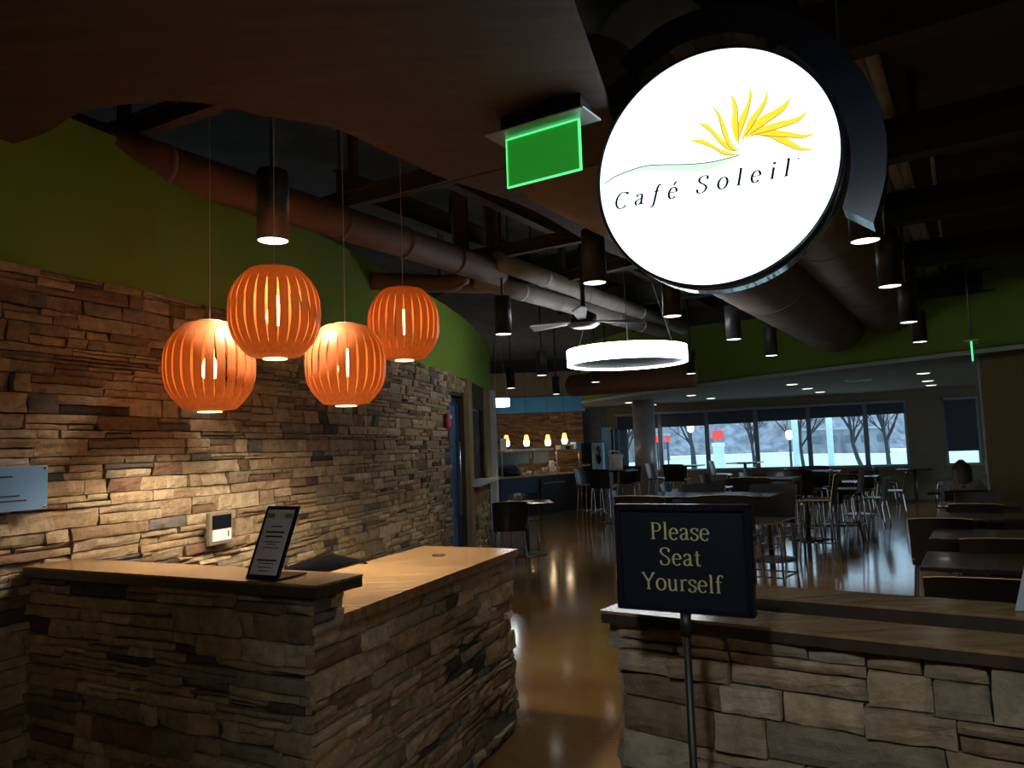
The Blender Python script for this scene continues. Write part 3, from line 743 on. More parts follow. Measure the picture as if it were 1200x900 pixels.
# menu in a slanted black frame on the ledge
bl = at(282, 680, z=Z1); br = at(332, 681, z=Z1); mid = (bl + br) / 2
mf = thing('menu_stand', 'slanted black-framed notice stand on the desk ledge', 'menu stand', (mid.x, mid.y, Z1 + .001), math.atan2(e1.y, e1.x))
W_, H_ = .152, .262; tilt = math.radians(24)
my = Vector((0, math.sin(tilt), math.cos(tilt))); mn = Vector((0, -math.cos(tilt), math.sin(tilt))); fx = (Vector((1, 0, 0)), my, mn)
m = MB(); m.box(my * (H_ / 2 + .003) + mn * .0, (W_, H_, .008), fx, bev=.002); m.box((0, .07, .004), (W_ * .9, .15, .006)); m.build('stand_frame', 'black_gloss', mf)
m = MB(); m.box(my * (H_ / 2 + .003) + mn * .0045, (W_ - .028, H_ - .03, .001), fx); pg = m.build('notice_sheet', 'paper', mf)
m = MB(); m.box(Vector((-.042, 0, 0)) + my * (H_ - .035) + mn * .0055, (.034, .016, .001), fx); m.box(Vector((.042, 0, 0)) + my * (H_ - .035) + mn * .0055, (.034, .016, .001), fx); build_each(m, 'green_corner', 'paper_green', mf)
m = MB()
for (dy, wd, hh) in ((.062, .05, .004), (.082, .085, .006), (.098, .08, .006), (.117, .075, .003), (.126, .045, .003), (.138, .07, .003), (.182, .09, .006), (.193, .07, .003), (.207, .06, .003), (.219, .05, .003)):
    m.box(my * (H_ - .012 - dy) + mn * .0055, (wd, hh, .001), fx)
m.build('printed_line', 'ink', mf)

# staff chair behind the desk
c = at(372, 656, Y=3.75)
oc = thing('office_chair', 'black mesh-backed staff chair behind the reception desk', 'chair', (c.x, c.y, 0), YAW_B + .5)
m = MB(); sh = []
m.lathe([(0, .47), (.2, .465), (.245, .48), (.25, .5), (.22, .53), (0, .535)], 24); m.build('seat', 'mesh_black', oc)
m = MB(); P = []
for i in range(13):
    a = -1.0 + 2.0 * i / 12; x = math.sin(a) * .26; y = .26 - (1 - math.cos(a)) * .20
    for zz in (.66, .8, .93, 1.0 - .05 * abs(a)): P.append((x, y, zz))
fs = [(i * 4 + j, (i + 1) * 4 + j, (i + 1) * 4 + j + 1, i * 4 + j + 1) for i in range(12) for j in range(3)]
m.add(P + [(x * .94, y - .025, z) for x, y, z in P], fs + [tuple(k + 52 for k in f[::-1]) for f in fs] + [(i * 4 + 3, (i + 1) * 4 + 3, 52 + (i + 1) * 4 + 3, 52 + i * 4 + 3) for i in range(12)] + [(i * 4, 52 + i * 4, 52 + (i + 1) * 4, (i + 1) * 4) for i in range(12)], 0, smooth=True)
m.build('backrest', 'mesh_black', oc)
m = MB(); m.tube([(0, .0, .45), (0, .25, .5), (0, .28, .8)], .02, 8); m.tube([(0, 0, .1), (0, 0, .47)], .028, 12); m.build('column', 'black', oc)
for k in range(5):
    m = MB(); a = 2 * PI * k / 5; m.tube([(0, 0, .1), (.27 * math.cos(a), .27 * math.sin(a), .06)], [.025, .018], 8); m.tube([(.27 * math.cos(a), .27 * math.sin(a), .06), (.27 * math.cos(a), .27 * math.sin(a), .0)], .022, 8); m.build('leg', 'black', oc)

# things fixed to the stone wall
def on_wall(px, py):
    s = s_px(px); p, n = f_wall(s); d = ray(px, py); t = p.y / d.y; z = HC + d.z * t
    return Vector((p.x, p.y, z)), n, Vector((-n.y, n.x, 0))
p, n, ex = on_wall(247, 619); ax = (ex, n, Vector((0, 0, 1)))
o = thing('wall_intercom', 'small square control panel with dark screen on the stone wall left of the notice', 'control panel', p + n * .055)
m = MB(); m.box((0, 0, 0), (.19, .03, .18), ax, bev=.006); m.box(-n * .03, (.12, .05, .1), ax); m.build('housing', 'beige_frame', o)
m = MB(); m.box(n * .017 + Vector((0, 0, .036)), (.155, .006, .075), ax); m.build('screen', 'black_gloss', o)
m = MB(); m.box(n * .017 + Vector((0, 0, -.036)), (.155, .006, .062), ax); m.build('lower_plate', 'white', o)
m = MB(); m.box(n * .021 + ex * .05 + Vector((0, 0, -.034)), (.006, .004, .032), ax); m.build('indicator', 'ink', o)
p, n, ex = on_wall(6, 573); ax = (ex, n, Vector((0, 0, 1)))
o = thing('wall_plaque', 'translucent blue glass plaque on the stone wall at the left edge of the photo', 'plaque', p + n * .07)
m = MB(); m.box((0, 0, 0), (.27, .012, .185), ax, bev=.002); m.build('glass_panel', 'blue_glass', o)
m = MB()
for sx in (-1, 1):
    for sz in (-1, 1): m.tube([n * .01 + ex * (.12 * sx) + Vector((0, 0, .08 * sz)), -n * .06 + ex * (.12 * sx) + Vector((0, 0, .08 * sz))], .006, 8)
build_each(m, 'standoff', 'chrome', o)
m = MB(); 
for zz, l0, l1 in ((.05, -.12, -.02), (-.03, -.12, .01), (-.05, -.12, .04)): m.box(n * .0075 + ex * (l0 + l1) / 2 + Vector((0, 0, zz)), (l1 - l0, .001, .007), ax)
m.build('etched_line', 'ink', o)
p, n, ex = on_wall(520, 493); ax = (ex, n, Vector((0, 0, 1)))
o = thing('wall_alarm', 'red fire alarm strobe on the stone wall left of the glazed door', 'fire alarm', p + n * .06)
m = MB(); m.box((0, 0, 0), (.11, .04, .15), ax, bev=.01); m.build('housing', 'red', o)
m = MB(); m.box(n * .025 + Vector((0, 0, .035)), (.06, .02, .04), ax, bev=.006); m.build('strobe_lens', 'white', o)

# ================================================================== HALF WALL (planter with two oak ledges)
H0 = at(703, 715, z=1.07); H1 = at(1200, 766, z=1.07); H0.z = H1.z = 0
h1 = (H1 - H0).normalized(); h2 = Vector((-h1.y, h1.x, 0)); HL = (H1 - H0).length + 1.1; hax = (h1, h2, Vector((0, 0, 1)))
hw = thing('planter_wall', 'low stone-faced divider with two parallel oak ledges behind the seating sign', 'divider', H0)
def hp(x, y, z=0): return h1 * x + h2 * y + Vector((0, 0, z))
m = MB(); m.box(hp(HL / 2, .085, 1.066), (HL, .17, .008), hax); m.box(hp(.06, .26, 1.066), (.12, .2, .008), hax); m.build('front_ledge', 'oak', hw)
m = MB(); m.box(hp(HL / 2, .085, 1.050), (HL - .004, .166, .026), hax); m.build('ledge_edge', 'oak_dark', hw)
m = MB(); m.box(hp(HL / 2, .44, 1.066), (HL, .165, .008), hax); m.build('rear_ledge', 'oak', hw)
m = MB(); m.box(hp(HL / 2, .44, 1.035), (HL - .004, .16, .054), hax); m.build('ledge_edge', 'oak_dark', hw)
m = MB(); m.box(hp(HL / 2 + .03, .1, .52), (HL - .06, .1, 1.04), hax); m.box(hp(HL / 2 + .03, .44, .52), (HL - .06, .1, 1.04), hax); m.box(hp(.08, .27, .52), (.06, .36, 1.04), hax); m.box(hp(HL / 2, .27, .4), (HL - .2, .3, .8), hax); m.build('divider_core', 'black', hw)
m = MB(); a = hp(.035, .045); b = hp(HL, .045); f_, l_ = path_fn([(a.x, a.y), (b.x, b.y)]); stones(m, f_, l_, 0, 1.04, 35, None, .85)
a = hp(.04, .50); b = hp(.04, .04); f_, l_ = path_fn([(a.x, a.y), (b.x, b.y)]); stones(m, f_, l_, 0, 1.04, 36); m.build('stone_cladding', 'stone', hw)
c = at(1196, 719, z=1.072); o = thing('table_card', 'white folded card standing on the rear oak ledge at the right edge of the photo', 'card', c, -.2)
m = MB(); m.slab([(0, -.03, 0), (.12, -.03, 0), (.12, 0, .12), (0.02, 0, .12)], (0, .001, 0)); m.build('front_leaf', 'white', o)
m = MB(); m.slab([(0, .03, 0), (.12, .03, 0), (.12, .001, .12), (.02, .001, .12)], (0, .001, 0)); m.build('rear_leaf', 'white', o)

# ------------------------------------------------------------------ seating sign on its pole
tl, tr, bl_, br_ = at(723, 589.5, Y=1.80), at(881, 591.5, Y=1.645), at(725, 710.5, Y=1.80), at(885, 725, Y=1.645)
cen = (tl + tr + bl_ + br_) / 4; sx = (tr - tl); sx.z = 0; SW = sx.length; sx.normalize(); sn = Vector((sx.y, -sx.x, 0)); SH = ((tl.z - bl_.z) + (tr.z - br_.z)) / 2
st = thing('sign_stand', 'black framed seating notice on a slim floor pole in front of the low divider', 'sign', (cen.x, cen.y, 0)); sax = (sx, sn, Vector((0, 0, 1))); cz = cen.z
m = MB(); m.box((0, 0, cz), (SW - .01, .012, SH - .01), sax); m.build('board', 'sign_board', st)
m = MB(); fw = .014
for (a, b, c, d) in ((0, SH / 2 - fw / 2, SW, fw), (0, -SH / 2 + fw / 2, SW, fw), (-SW / 2 + fw / 2, 0, fw, SH), (SW / 2 - fw / 2, 0, fw, SH)): m.box(sx * a + Vector((0, 0, cz + b)) + sn * .004, (c, .026, d), sax, bev=.003)
m.build('board_frame', 'black_gloss', st)
for line, px0, px1, py in (('Please', 764.5, 833, 632), ('Seat', 775.5, 823, 662), ('Yourself', 755, 847.5, 692)):
    m = MB(); p0 = onplane(px0, py, cen, sn); p1 = onplane(px1, py, cen, sn); wd = (p1 - p0).dot(sx); zz = (p0.z + p1.z) / 2
    size = wd / (text_width(line) - .08) ; xx = 0
    size = min(size, .0365 / .68 * 1.0); tw = text_width(line); lead = (wd - tw * size + .06 * size) / max(1, len(line) - 1)
    for ch in line:
        org = Vector((p0.x, p0.y, zz)) + sx * (xx - .05 * size) + sn * .0065 - Vector((cen.x, cen.y, 0)); glyph(m, ch, org, sx, Vector((0, 0, 1)), sn, size, thin=.035, thick=.085, depth=.0006); xx += GL[ch][0] * size + lead
    m.build('lettering', 'gold_letter', st)
m = MB(); m.tube([(0, 0, .02), (0, 0, cz - SH / 2 + .01)], .0085, 12); m.tube([(0, 0, cz - SH / 2 - .05), (0, 0, cz - SH / 2 - .002)], .012, 12); m.build('pole', 'black', st)
m = MB(); m.lathe([(.15, 0), (.15, .008), (.12, .016), (.02, .03), (0, .03)], 32); m.build('base', 'black', st)

# ================================================================== ROUND LIT SIGN
YS = math.radians(28); tx = Vector((math.cos(YS), -math.sin(YS), 0)); nb = Vector((-math.sin(YS), -math.cos(YS), 0)); ZV = Vector((0, 0, 1))
sc = at(834, 195.5, Y=2.9); SR = .466
sg = thing('round_sign', 'large round backlit white cafe sign hanging over the entrance', 'sign', sc)
dax = (tx, ZV, nb)
m = MB(); m.lathe([(0, 0), (SR - .004, 0)], 96, (0, 0, 0), 0, dax, smooth=False); m.build('lit_face', 'sign_white', sg)
m = MB(); m.lathe([(SR - .004, .001), (SR - .004, .006), (SR + .006, .006), (SR + .010, 0), (SR + .010, -.13), (SR - .03, -.15), (0, -.15)], 96, (0, 0, 0), 0, dax, caps=False); m.build('drum_rim', 'navy_gloss', sg)
def sp(px, py): # photo point on the sign face, relative to the sign centre
    p = onplane(px, py, sc, nb) - sc; return p
def z4(X, Y): return sp(690 + X / 4.4444, 90 + Y / 4.4444)
def shape(pts, mi, up=.004, m=None):
    V = [z4(*p) + nb * up for p in pts]; m.slab(V, nb * .0015, mi)
RAYS = [((527, 333), [(600, 333), (680, 375), (740, 398)], (788, 404), [(745, 409), (700, 404), (635, 366)]),
 ((570, 244), [(622, 254), (672, 304), (722, 352)], (782, 388), [(735, 383), (688, 348), (632, 285)]),
 ((640, 155), [(682, 192), (714, 270), (742, 345)], (780, 388), [(742, 374), (704, 306), (676, 205)]),
 ((740, 90), [(770, 150), (776, 230), (779, 300)], (783, 356), [(762, 318), (749, 250), (752, 170)]),
 ((842, 58), [(846, 112), (822, 210), (790, 300)], (783, 334), [(778, 290), (792, 212), (826, 140)]),
 ((932, 66), [(922, 140), (868, 230), (822, 300)], (799, 336), [(806, 300), (842, 222), (904, 140)]),
 ((1056, 104), [(1020, 172), (930, 238), (852, 292)], (815, 328), [(836, 280), (898, 216), (1000, 158)]),
 ((1141, 180), [(1092, 232), (980, 272), (880, 298)], (835, 318), [(876, 276), (960, 248), (1080, 216)]),
 ((1181, 297), [(1118, 319), (1020, 314), (920, 306)], (850, 306), [(915, 281), (1030, 289), (1110, 303)]),
 ((1187, 378), [(1108, 385), (1020, 352), (950, 318)], (888, 308), [(975, 300), (1044, 332), (1112, 371)])]
m = MB(); m2 = MB()
for tip, up, base, lo in RAYS:
    cx_ = lambda q, o_: (q[0] + (q[0] - o_[0]) * .12, q[1] + (q[1] - o_[1]) * .12)
    up, lo = [cx_(u_, l_) for u_, l_ in zip(up, lo[::-1])], [cx_(l_, u_) for l_, u_ in zip(lo, up[::-1])]
    a = crom([(*tip, 0)] + [(*q, 0) for q in up] + [(*base, 0)], 4); b = crom([(*base, 0)] + [(*q, 0) for q in lo] + [(*tip, 0)], 4)
    P = [(q.x, q.y) for q in a] + [(q.x, q.y) for q in b[1:-1]]
    n_ = len(a)
    for i in range(n_ - 1):
        j = len(P)
        l0 = b[len(b) - 1 - i]; l1 = b[len(b) - 2 - i]
        shape([(a[i].x, a[i].y), (a[i + 1].x, a[i + 1].y), (l1.x, l1.y + .01), (l0.x, l0.y + .01)], 0, .004, m)
        edge_ = b if tip[0] > 1000 or True else a
    side = a if tip[0] >= 740 else b
    for i in range(len(side) - 1):
        w_ = 3.8 * math.sin(PI * (i + .5) / len(side)) + 1.0
        q0, q1 = side[i], side[i + 1]; d_ = (q1 - q0); d_.normalize(); nx = Vector((-d_.y, d_.x, 0)) * w_ * .55
        shape([(q0.x - nx.x, q0.y - nx.y), (q1.x - nx.x, q1.y - nx.y), (q1.x + nx.x, q1.y + nx.y), (q0.x + nx.x, q0.y + nx.y)], 0, .006, m2)
m.build('sun_ray', 'sign_yellow', sg); m2.build('ray_shading', 'sign_ochre', sg)
up = crom([(75, 565, 0), (150, 516, 0), (280, 470, 0), (380, 460, 0), (520, 458, 0), (650, 444, 0), (790, 409, 0)], 6); lo = crom([(75, 565, 0), (165, 516, 0), (285, 490, 0), (400, 490, 0), (555, 492, 0), (650, 476, 0), (790, 410, 0)], 6)
m = MB(); m2 = MB()
for i in range(len(up) - 1):
    shape([(up[i].x, up[i].y), (up[i + 1].x, up[i + 1].y), (lo[i + 1].x, lo[i + 1].y + .1), (lo[i].x, lo[i].y + .1)], 0, .003, m)
    shape([(up[i].x, up[i].y - 2), (up[i + 1].x, up[i + 1].y - 2), (up[i + 1].x, up[i + 1].y + 2.2), (up[i].x, up[i].y + 2.2)], 0, .005, m2)
m.build('leaf_swoosh', 'sign_mint', sg); m2.build('leaf_line', 'plate_green', sg)
m = MB(); b0 = z4(150, 690); b1 = z4(1050, 516); bz0, bz1 = b0.z, b1.z
for ch, X in (('C', 132), ('a', 236), ('f_it', 326), ('é', 408), ('S', 556), ('o', 664), ('l', 765), ('e', 838), ('i', 940), ('l', 1012)):
    Yp = 690 + (X + 20 - 150) * (516 - 690) / 900; p = z4(X, Yp); s_ = .094
    p.z = bz0 + (bz1 - bz0) * (X - 150) / 900
    if ch == 'S': m.build('lettering', 'sign_ink', sg); m = MB()
    glyph(m, ch, p + nb * .005, tx, ZV, nb, s_, shear=.22, thin=.036, thick=.10)
m.build('lettering', 'sign_ink', sg)
tm = MB(); p = z4(1093, 428); tm.lathe([(0, 0), (.0035, 0)], 10, p + nb * .005, 0, dax, smooth=False); tm.build('trade_dot', 'ink_soft', sg)
# hanging C-shaped bracket behind the drum
pts = [onplane(x, y, sc - nb * .22, nb) - sc for x, y in ((742, 88), (795, 48), (862, 30), (930, 46), (985, 92), (1014, 150), (1019, 205), (1007, 258))]
pts = crom(pts, 5); m = MB(); V = []
cc = onplane(868, 190, sc - nb * .22, nb) - sc
for i, p in enumerate(pts):
    rr = (p - cc).normalized(); h = .062
    V += [p + rr * h + nb * .07, p - rr * h + nb * .07, p - rr * h - nb * .07, p + rr * h - nb * .07]
n_ = len(pts)
m.add(V, [(i * 4 + k, i * 4 + (k + 1) % 4, (i + 1) * 4 + (k + 1) % 4, (i + 1) * 4 + k) for i in range(n_ - 1) for k in range(4)] + [(0, 1, 2, 3), ((n_ - 1) * 4 + 3, (n_ - 1) * 4 + 2, (n_ - 1) * 4 + 1, (n_ - 1) * 4)], 0)
m.build('bracket_ring', 'navy_gloss', sg)
m = MB()
for i in (12, 20): q = pts[i]; m.tube([q, (q.x, q.y, DECK - sc.z)], .014, 8)
q = pts[14]; m.tube([q, -nb * .14 + ZV * .3], .02, 8); q = pts[22]; m.tube([q, -nb * .14 + ZV * .2 + tx * .25], .02, 8)
build_each(m, 'hanger_rod', 'black', sg)

# exit sign, edge-lit green acrylic
YE = math.radians(33); tx2 = Vector((math.cos(YE), -math.sin(YE), 0)); n2_ = Vector((-math.sin(YE), -math.cos(YE), 0))
ec = at(636, 181, Y=3.05); eax = (tx2, n2_, ZV)
es_ = thing('exit_sign', 'edge-lit green acrylic exit sign panel hanging from a grey plate beside the round sign', 'exit sign', ec)
ew, eh = .345, .205
m = MB(); m.box((0, 0, 0), (ew, .008, eh), eax); m.build('acrylic_panel', 'exit_green', es_)
m = MB()
for (a, b, c, d) in ((0, eh / 2, ew + .006, .006), (0, -eh / 2, ew + .006, .006), (-ew / 2, 0, .005, eh), (ew / 2, 0, .008, eh)): m.box(tx2 * a + ZV * b, (c, .010, d), eax)
m.build('lit_edge', 'exit_edge', es_)
m = MB(); m.box(ZV * (eh / 2 + .01), (ew + .12, .16, .008), eax, bev=.003); m.build('mounting_plate', 'grey_metal', es_)
m = MB(); m.box(ZV * (eh / 2 + .10) - n2_ * .03, (.38, .09, .17), eax); m.tube([ZV * (eh / 2 + .2) - n2_ * .05, (-n2_.x * .05, -n2_.y * .05, DECK - ec.z)], .02, 8); m.build('mounting_box', 'black', es_)
m2c = at(1139, 411, Y=9.5); o = thing('exit_sign', 'small green exit sign seen edge-on at the far right under the bulkhead', 'exit sign', m2c)
m = MB(); m.box((0, 0, -.02), (.012, .34, .24), (AA, BA, ZV)); m.build('acrylic_panel', 'exit_green', o)
m = MB(); m.box(-BA * .172 + ZV * -.02, (.02, .012, .24), (AA, BA, ZV)); m.build('lit_edge', 'exit_edge', o)
m = MB(); m.box((0, 0, .11), (.16, .4, .02), (AA, BA, ZV)); m.tube([(0, 0, .11), (0, 0, DECK - m2c.z)], .015, 8); m.build('mounting_plate', 'grey_metal', o)

# ================================================================== PENDANTS
WARM = (1.0, .82, .60)
def make_pendant(R, H):
    o = thing('pendant_lamp', 'x', 'pendant lamp', (0, 0, 0), 0, 'orange slatted pendants over the desk')
    n = 26; K = 22; m = MB()
    def prof(t):  # t 0 bottom .. 1 top
        a = (t - .5) * 2; return R * (1 - .44 * abs(a) ** 2.6)
    for k in range(n):
        P = []
        for i in range(K + 1):
            t = i / K; r = prof(t); z = (t - .5) * H
            g = max(0, math.sin(PI * min(1, max(0, (t - .10) / .80)))) ** .85 * .24
            for sgn in (-1, -.33, .33, 1):
                a = 2 * PI / n * (k + .5 * (1 - g) * sgn); P.append((r * math.cos(a), r * math.sin(a), z))
        fs = [(i * 4 + j, i * 4 + j + 1, (i + 1) * 4 + j + 1, (i + 1) * 4 + j) for i in range(K) for j in range(3)]
        m.add(P, fs, 0, smooth=True)
    m.build('veneer_shade', 'veneer', o)
    rb = prof(0)
    m = MB(); m.lathe([(rb, -H / 2), (rb * .5, -H / 2 - .006), (rb * .46, -H / 2 - .012)], 32, caps=False); m.build('lower_ring', 'veneer', o)
    m = MB(); m.lathe([(rb, H / 2 - .002), (rb * .9, H / 2 + .006), (0, H / 2 + .008)], 32); m.build('upper_ring', 'veneer_back', o)
    m = MB(); m.lathe([(0, -H / 2 - .014), (rb * .47, -H / 2 - .014), (rb * .47, -H / 2 - .010)], 28); m.build('bottom_lens', 'pendant_lens', o)
    m = MB(); m.lathe([(rb * .56, H / 2 - .002), (rb * .56, H / 2 + .014), (rb * .5, H / 2 + .018), (0, H / 2 + .02)], 28); m.build('top_cap', 'cream', o)
    m = MB(); m.lathe([(0, -.06), (.03, -.05), (.04, -.02), (.03, .02), (.018, .05), (.018, .08), (0, .085)], 16); m.build('bulb', 'bulb', o)
    return o
PN = [(246, 430, 106, 'orange slatted pendant lamp nearest the stone wall, leftmost of four'), (322, 367, 109, 'highest hanging orange slatted pendant lamp, in front of the other three'), (405, 428, 96, 'low orange slatted pendant lamp right of the front one, above the notice stand'), (473, 380, 86, 'farthest orange slatted pendant lamp, rightmost of four')]
PR, PH = .2, .385
proto = make_pendant(PR, PH)
for i, (px, py, wd, lab) in enumerate(PN):
    kq = (1.06, .97, 1.0, 1.0)[i]; c = at(px, py, Y=2 * PR * FPX / wd * 1.02 * kq)
    o = proto if i == 0 else None
    if i == 0: o.location = c; o['label'] = lab
    else:
        o = dup(proto, c, i * .13, lab)
    o.scale = (kq, kq, kq); PN[i] = (o, c)
for (o, c), (sa, sk) in zip(PN, ((144, .75), (92, .7), (140, .5), (150, 1.2))):
    m = MB(); m.tube([(0, 0, PH / 2 + .015), (0, 0, DECK - c.z)], .0022, 6); m.build('cord', 'cream', o)
    light('POINT', 'pendant_bulb_light', c + Vector((0, 0, 0.03)), L_BULB, (1.0, .66, .36), size=.04)
    light('SPOT', 'pendant_down_light', c + Vector((0, 0, -PH / 2 - .03)), L_PENDANT * sk, WARM, size=.05, spot=sa, blend=.5, direction=(0, 0, -1))

# ================================================================== DOWNLIGHTS
def make_down():
    o = thing('ceiling_downlight', 'x', 'downlight', (0, 0, 0), 0, 'black cylinder downlights')
    m = MB(); m.lathe([(.066, .012), (.075, 0), (.075, .33), (.07, .34), (0, .34)], 28); m.build('cylinder_body', 'lamp_body', o)
    m = MB(); m.lathe([(0, .004), (.069, .004), (.069, .012)], 28); m.build('lens', 'lens', o)
    m = MB(); m.tube([(0, 0, .33), (0, 0, DECK - 2.52)], .012, 8); m.build('stem', 'lamp_body', o)
    return o
DN = [(320, 283, 'black cylinder downlight directly above the highest orange lamp'), (590, 392, 'black cylinder downlight right of the green wall end'), (697, 332, 'black cylinder downlight just right of the ceiling fan rod'), (788, 371, 'black cylinder downlight under the lower left edge of the round sign'),
      (1014, 283, 'black cylinder downlight touching the right end of the sign bracket'), (1043, 336, 'black cylinder downlight right of the ducts, second in the right row'), (1065, 378, 'black cylinder downlight right of the ducts, third in the right row'), (1078, 401, 'black cylinder downlight right of the ducts, farthest in the right row'),
      (860, 398, 'grey cylinder downlight left of the duct, in front of the green bulkhead'), (904, 417, 'black cylinder downlight tucked under the left duct'), (810, 438, 'small cylinder downlight at the right end of the ring lamp'), (635, 440, 'far cylinder downlight highest of the group left of the ring lamp'),
      (599, 455, 'far cylinder downlight nearest the end post of the stone wall'), (652, 462, 'far cylinder downlight above the blue fascia'), (698, 448, 'far cylinder downlight in front of the brown duct')]
proto = make_down()
for i, (px, py, lab) in enumerate(DN):
    c = at(px, py, z=2.52)
    if i == 0: proto.location = c; proto['label'] = lab
    else: dup(proto, c, 0, lab)
    light('SPOT', 'downlight_beam', c - Vector((0, 0, .02)), L_DOWN * (2.6 if i == 0 else 1), (1.0, .89, .74) if i == 0 else (1.0, .90, .76), size=.06, spot=112 if i == 0 else 84, blend=.7, direction=(0, 0, -1))
# recessed lights in the low ceiling
def make_rec():
    o = thing('ceiling_recessed_light', 'x', 'recessed light', (0, 0, 0), 0, 'recessed lights in the low ceiling')
    m = MB(); m.lathe([(.10, -.012), (.12, -.006), (.12, 0), (.10, 0)], 24, close=True); m.build('trim_ring', 'white', o)
    m = MB(); m.lathe([(0, -.011), (.10, -.011), (.10, -.001)], 24); m.build('lens', 'lens', o)
    return o
RC = [(737, 471.5, 'recessed ceiling light left of the round column'), (765, 474, 'recessed ceiling light right of the round column'), (810, 463, 'recessed ceiling light, left of the pair above the second window'), (833, 466.5, 'recessed ceiling light, right of the pair above the second window'),
      (928, 450, 'recessed ceiling light, nearest of the three above the middle windows'), (946, 455, 'recessed ceiling light, middle of the three above the middle windows'), (961, 459, 'recessed ceiling light, farthest of the three above the middle windows'),
      (1082, 437, 'recessed ceiling light, nearest of the three at the right end'), (1087, 446, 'recessed ceiling light, middle of the three at the right end'), (1091, 451, 'recessed ceiling light, farthest of the three at the right end')]
proto = make_rec()
for i, (px, py, lab) in enumerate(RC):
    c = at(px, py, z=BZ - .001)
    if i == 0: proto.location = c; proto['label'] = lab
    else: dup(proto, c, 0, lab)
    light('SPOT', 'recessed_beam', c - Vector((0, 0, .03)), 15, (1.0, .86, .70), size=.08, spot=110, blend=.7, direction=(0, 0, -1))
c = at(1006, 445, z=BZ - .001); o = thing('ceiling_vent', 'pale square speaker grille in the low ceiling between the light groups', 'vent', c, YAW_B)
m = MB(); m.box((0, 0, -.008), (.42, .42, .014), bev=.004); m.build('vent_frame', 'grey_trim', o); m = MB()
for k in range(7): m.box((0, -.15 + .05 * k, -.018), (.34, .012, .01))
build_each(m, 'vent_slat', 'grey_metal', o)
# ring lamps
def ring(label, c, R, Hh):
    o = thing('pendant_ring_light', label, 'ring lamp', c, 0, 'white glowing ring lamps')
    m = MB(); m.lathe([(R, 0), (R, Hh), (R - .03, Hh), (R - .03, 0)], 72, close=True); m.build('glowing_band', 'ring_white', o)
    m = MB(); m.lathe([(0, .018), (R - .031, .018), (R - .031, Hh - .005), (0, Hh - .005)], 72); m.build('inner_plate', 'plate_dark', o)
    m = MB()
    for k in range(3): a = 2 * PI * k / 3 + .4; m.tube([((R - .015) * math.cos(a), (R - .015) * math.sin(a), Hh), (.1 * math.cos(a), .1 * math.sin(a), DECK - c.z)], .004, 6)
    build_each(m, 'cable', 'grey_metal', o)
c = at(734.5, 421, Y=7.75); ring('large white glowing ring lamp below the ceiling fan', c - Vector((0, 0, .05)), .605, .155)
c = at(583, 476.5, Y=17.0); ring('small far white ring lamp in front of the blue fascia', c, .27, .17)
# ceiling fan
c = at(684, 376, Y=7.0); o = thing('ceiling_fan', 'dark ceiling fan with pale underside on a long rod above the ring lamp', 'ceiling fan', c)
m = MB(); m.tube([(0, 0, .05), (0, 0, DECK - c.z)], .022, 12); m.build('rod', 'black', o)
m = MB(); m.lathe([(0, -.05), (.08, -.045), (.12, -.02), (.12, .05), (.05, .09), (0, .1)], 28); m.build('motor', 'black', o)
m = MB(); m.lathe([(0, -.075), (.10, -.065), (.15, -.035), (.15, -.03), (0, -.03)], 28); m.build('light_dish', 'grey_metal', o)
for k in range(3):
    m = MB(); a = 2 * PI * k / 3 + .35; d = Vector((math.cos(a), math.sin(a), 0)); e = Vector((-d.y, d.x, 0))
    P = [d * .10 + e * .03, d * .55 + e * .075 + ZV * .02, d * .62 + e * .03 + ZV * .02, d * .62 - e * .05 - ZV * .02, d * .12 - e * .04 - ZV * .01]; m.slab(P, (0, 0, .012)); m.build('blade', 'duct_grey', o)

# lobby ceiling light above and behind the camera; right one is added fill
for (x, y, lab) in ((-.55, -.55, 'square lobby ceiling light behind the viewer, left'), (1.6, -2.4, 'added square fill light behind the viewer, right')):
    o = thing('ceiling_lobby_light', lab, 'ceiling light', (x, y, 2.86), 0, 'lobby lights'); m = MB(); m.box((0, 0, 0), (.3, .3, .04), bev=.005); m.build('housing', 'grey_metal', o)
    m = MB(); m.box((0, 0, -.021), (.24, .24, .004)); m.build('lens', 'lens', o)
    if x > 0:
        m = MB(); m.tube([(0, 0, 0), (0, 0, DECK - 2.86)], .012, 8); m.build('stem', 'lamp_body', o)
    light('SPOT', 'lobby_beam', (x, y, 2.82), L_LOBBY * (3.2 if x < 0 else 2.3), (.74, .87, 1.0) if x < 0 else (1.0, .84, .66), size=.10, spot=85 if x < 0 else 140, blend=.7, direction=(.95, 1.15, -.95) if x < 0 else (.1, .7, -1))

# ================================================================== SERVING LINE
V0 = at(574, 611, z=0); V1 = at(684, 595.5, z=0); vx = (V1 - V0).normalized(); vn = Vector((vx.y, -vx.x, 0)); VL = (V1 - V0).length; vax = (vx, vn, ZV)
sv = thing('serving_counter', 'dark navy serving counter with pale top below the amber lamps', 'counter', V0); TZ = .88
def vp(x, y, z): return vx * x + vn * y + ZV * z
m = MB(); m.box(vp(VL / 2, -.4, TZ), (VL, .86, .04), vax, bev=.006); m.build('counter_top', 'counter_top', sv)
m = MB(); m.box(vp(VL / 2, -.4, TZ / 2 - .01), (VL - .1, .74, TZ - .02), vax); m.build('counter_body', 'black', sv)
m = MB(); m.box(vp(VL * .29, -.02, .44), (VL * .36, .03, .80), vax); m.build('front_panel', 'navy_panel', sv)
m = MB(); m.box(vp(VL * .66, -.02, .42), (VL * .28, .03, .74), vax); dd = m.build('counter_door', 'black', sv); m = MB(); m.box(vp(VL * .66, .01, .70), (VL * .24, .03, .03), vax); m.build('rail_handle', 'counter_top', dd)
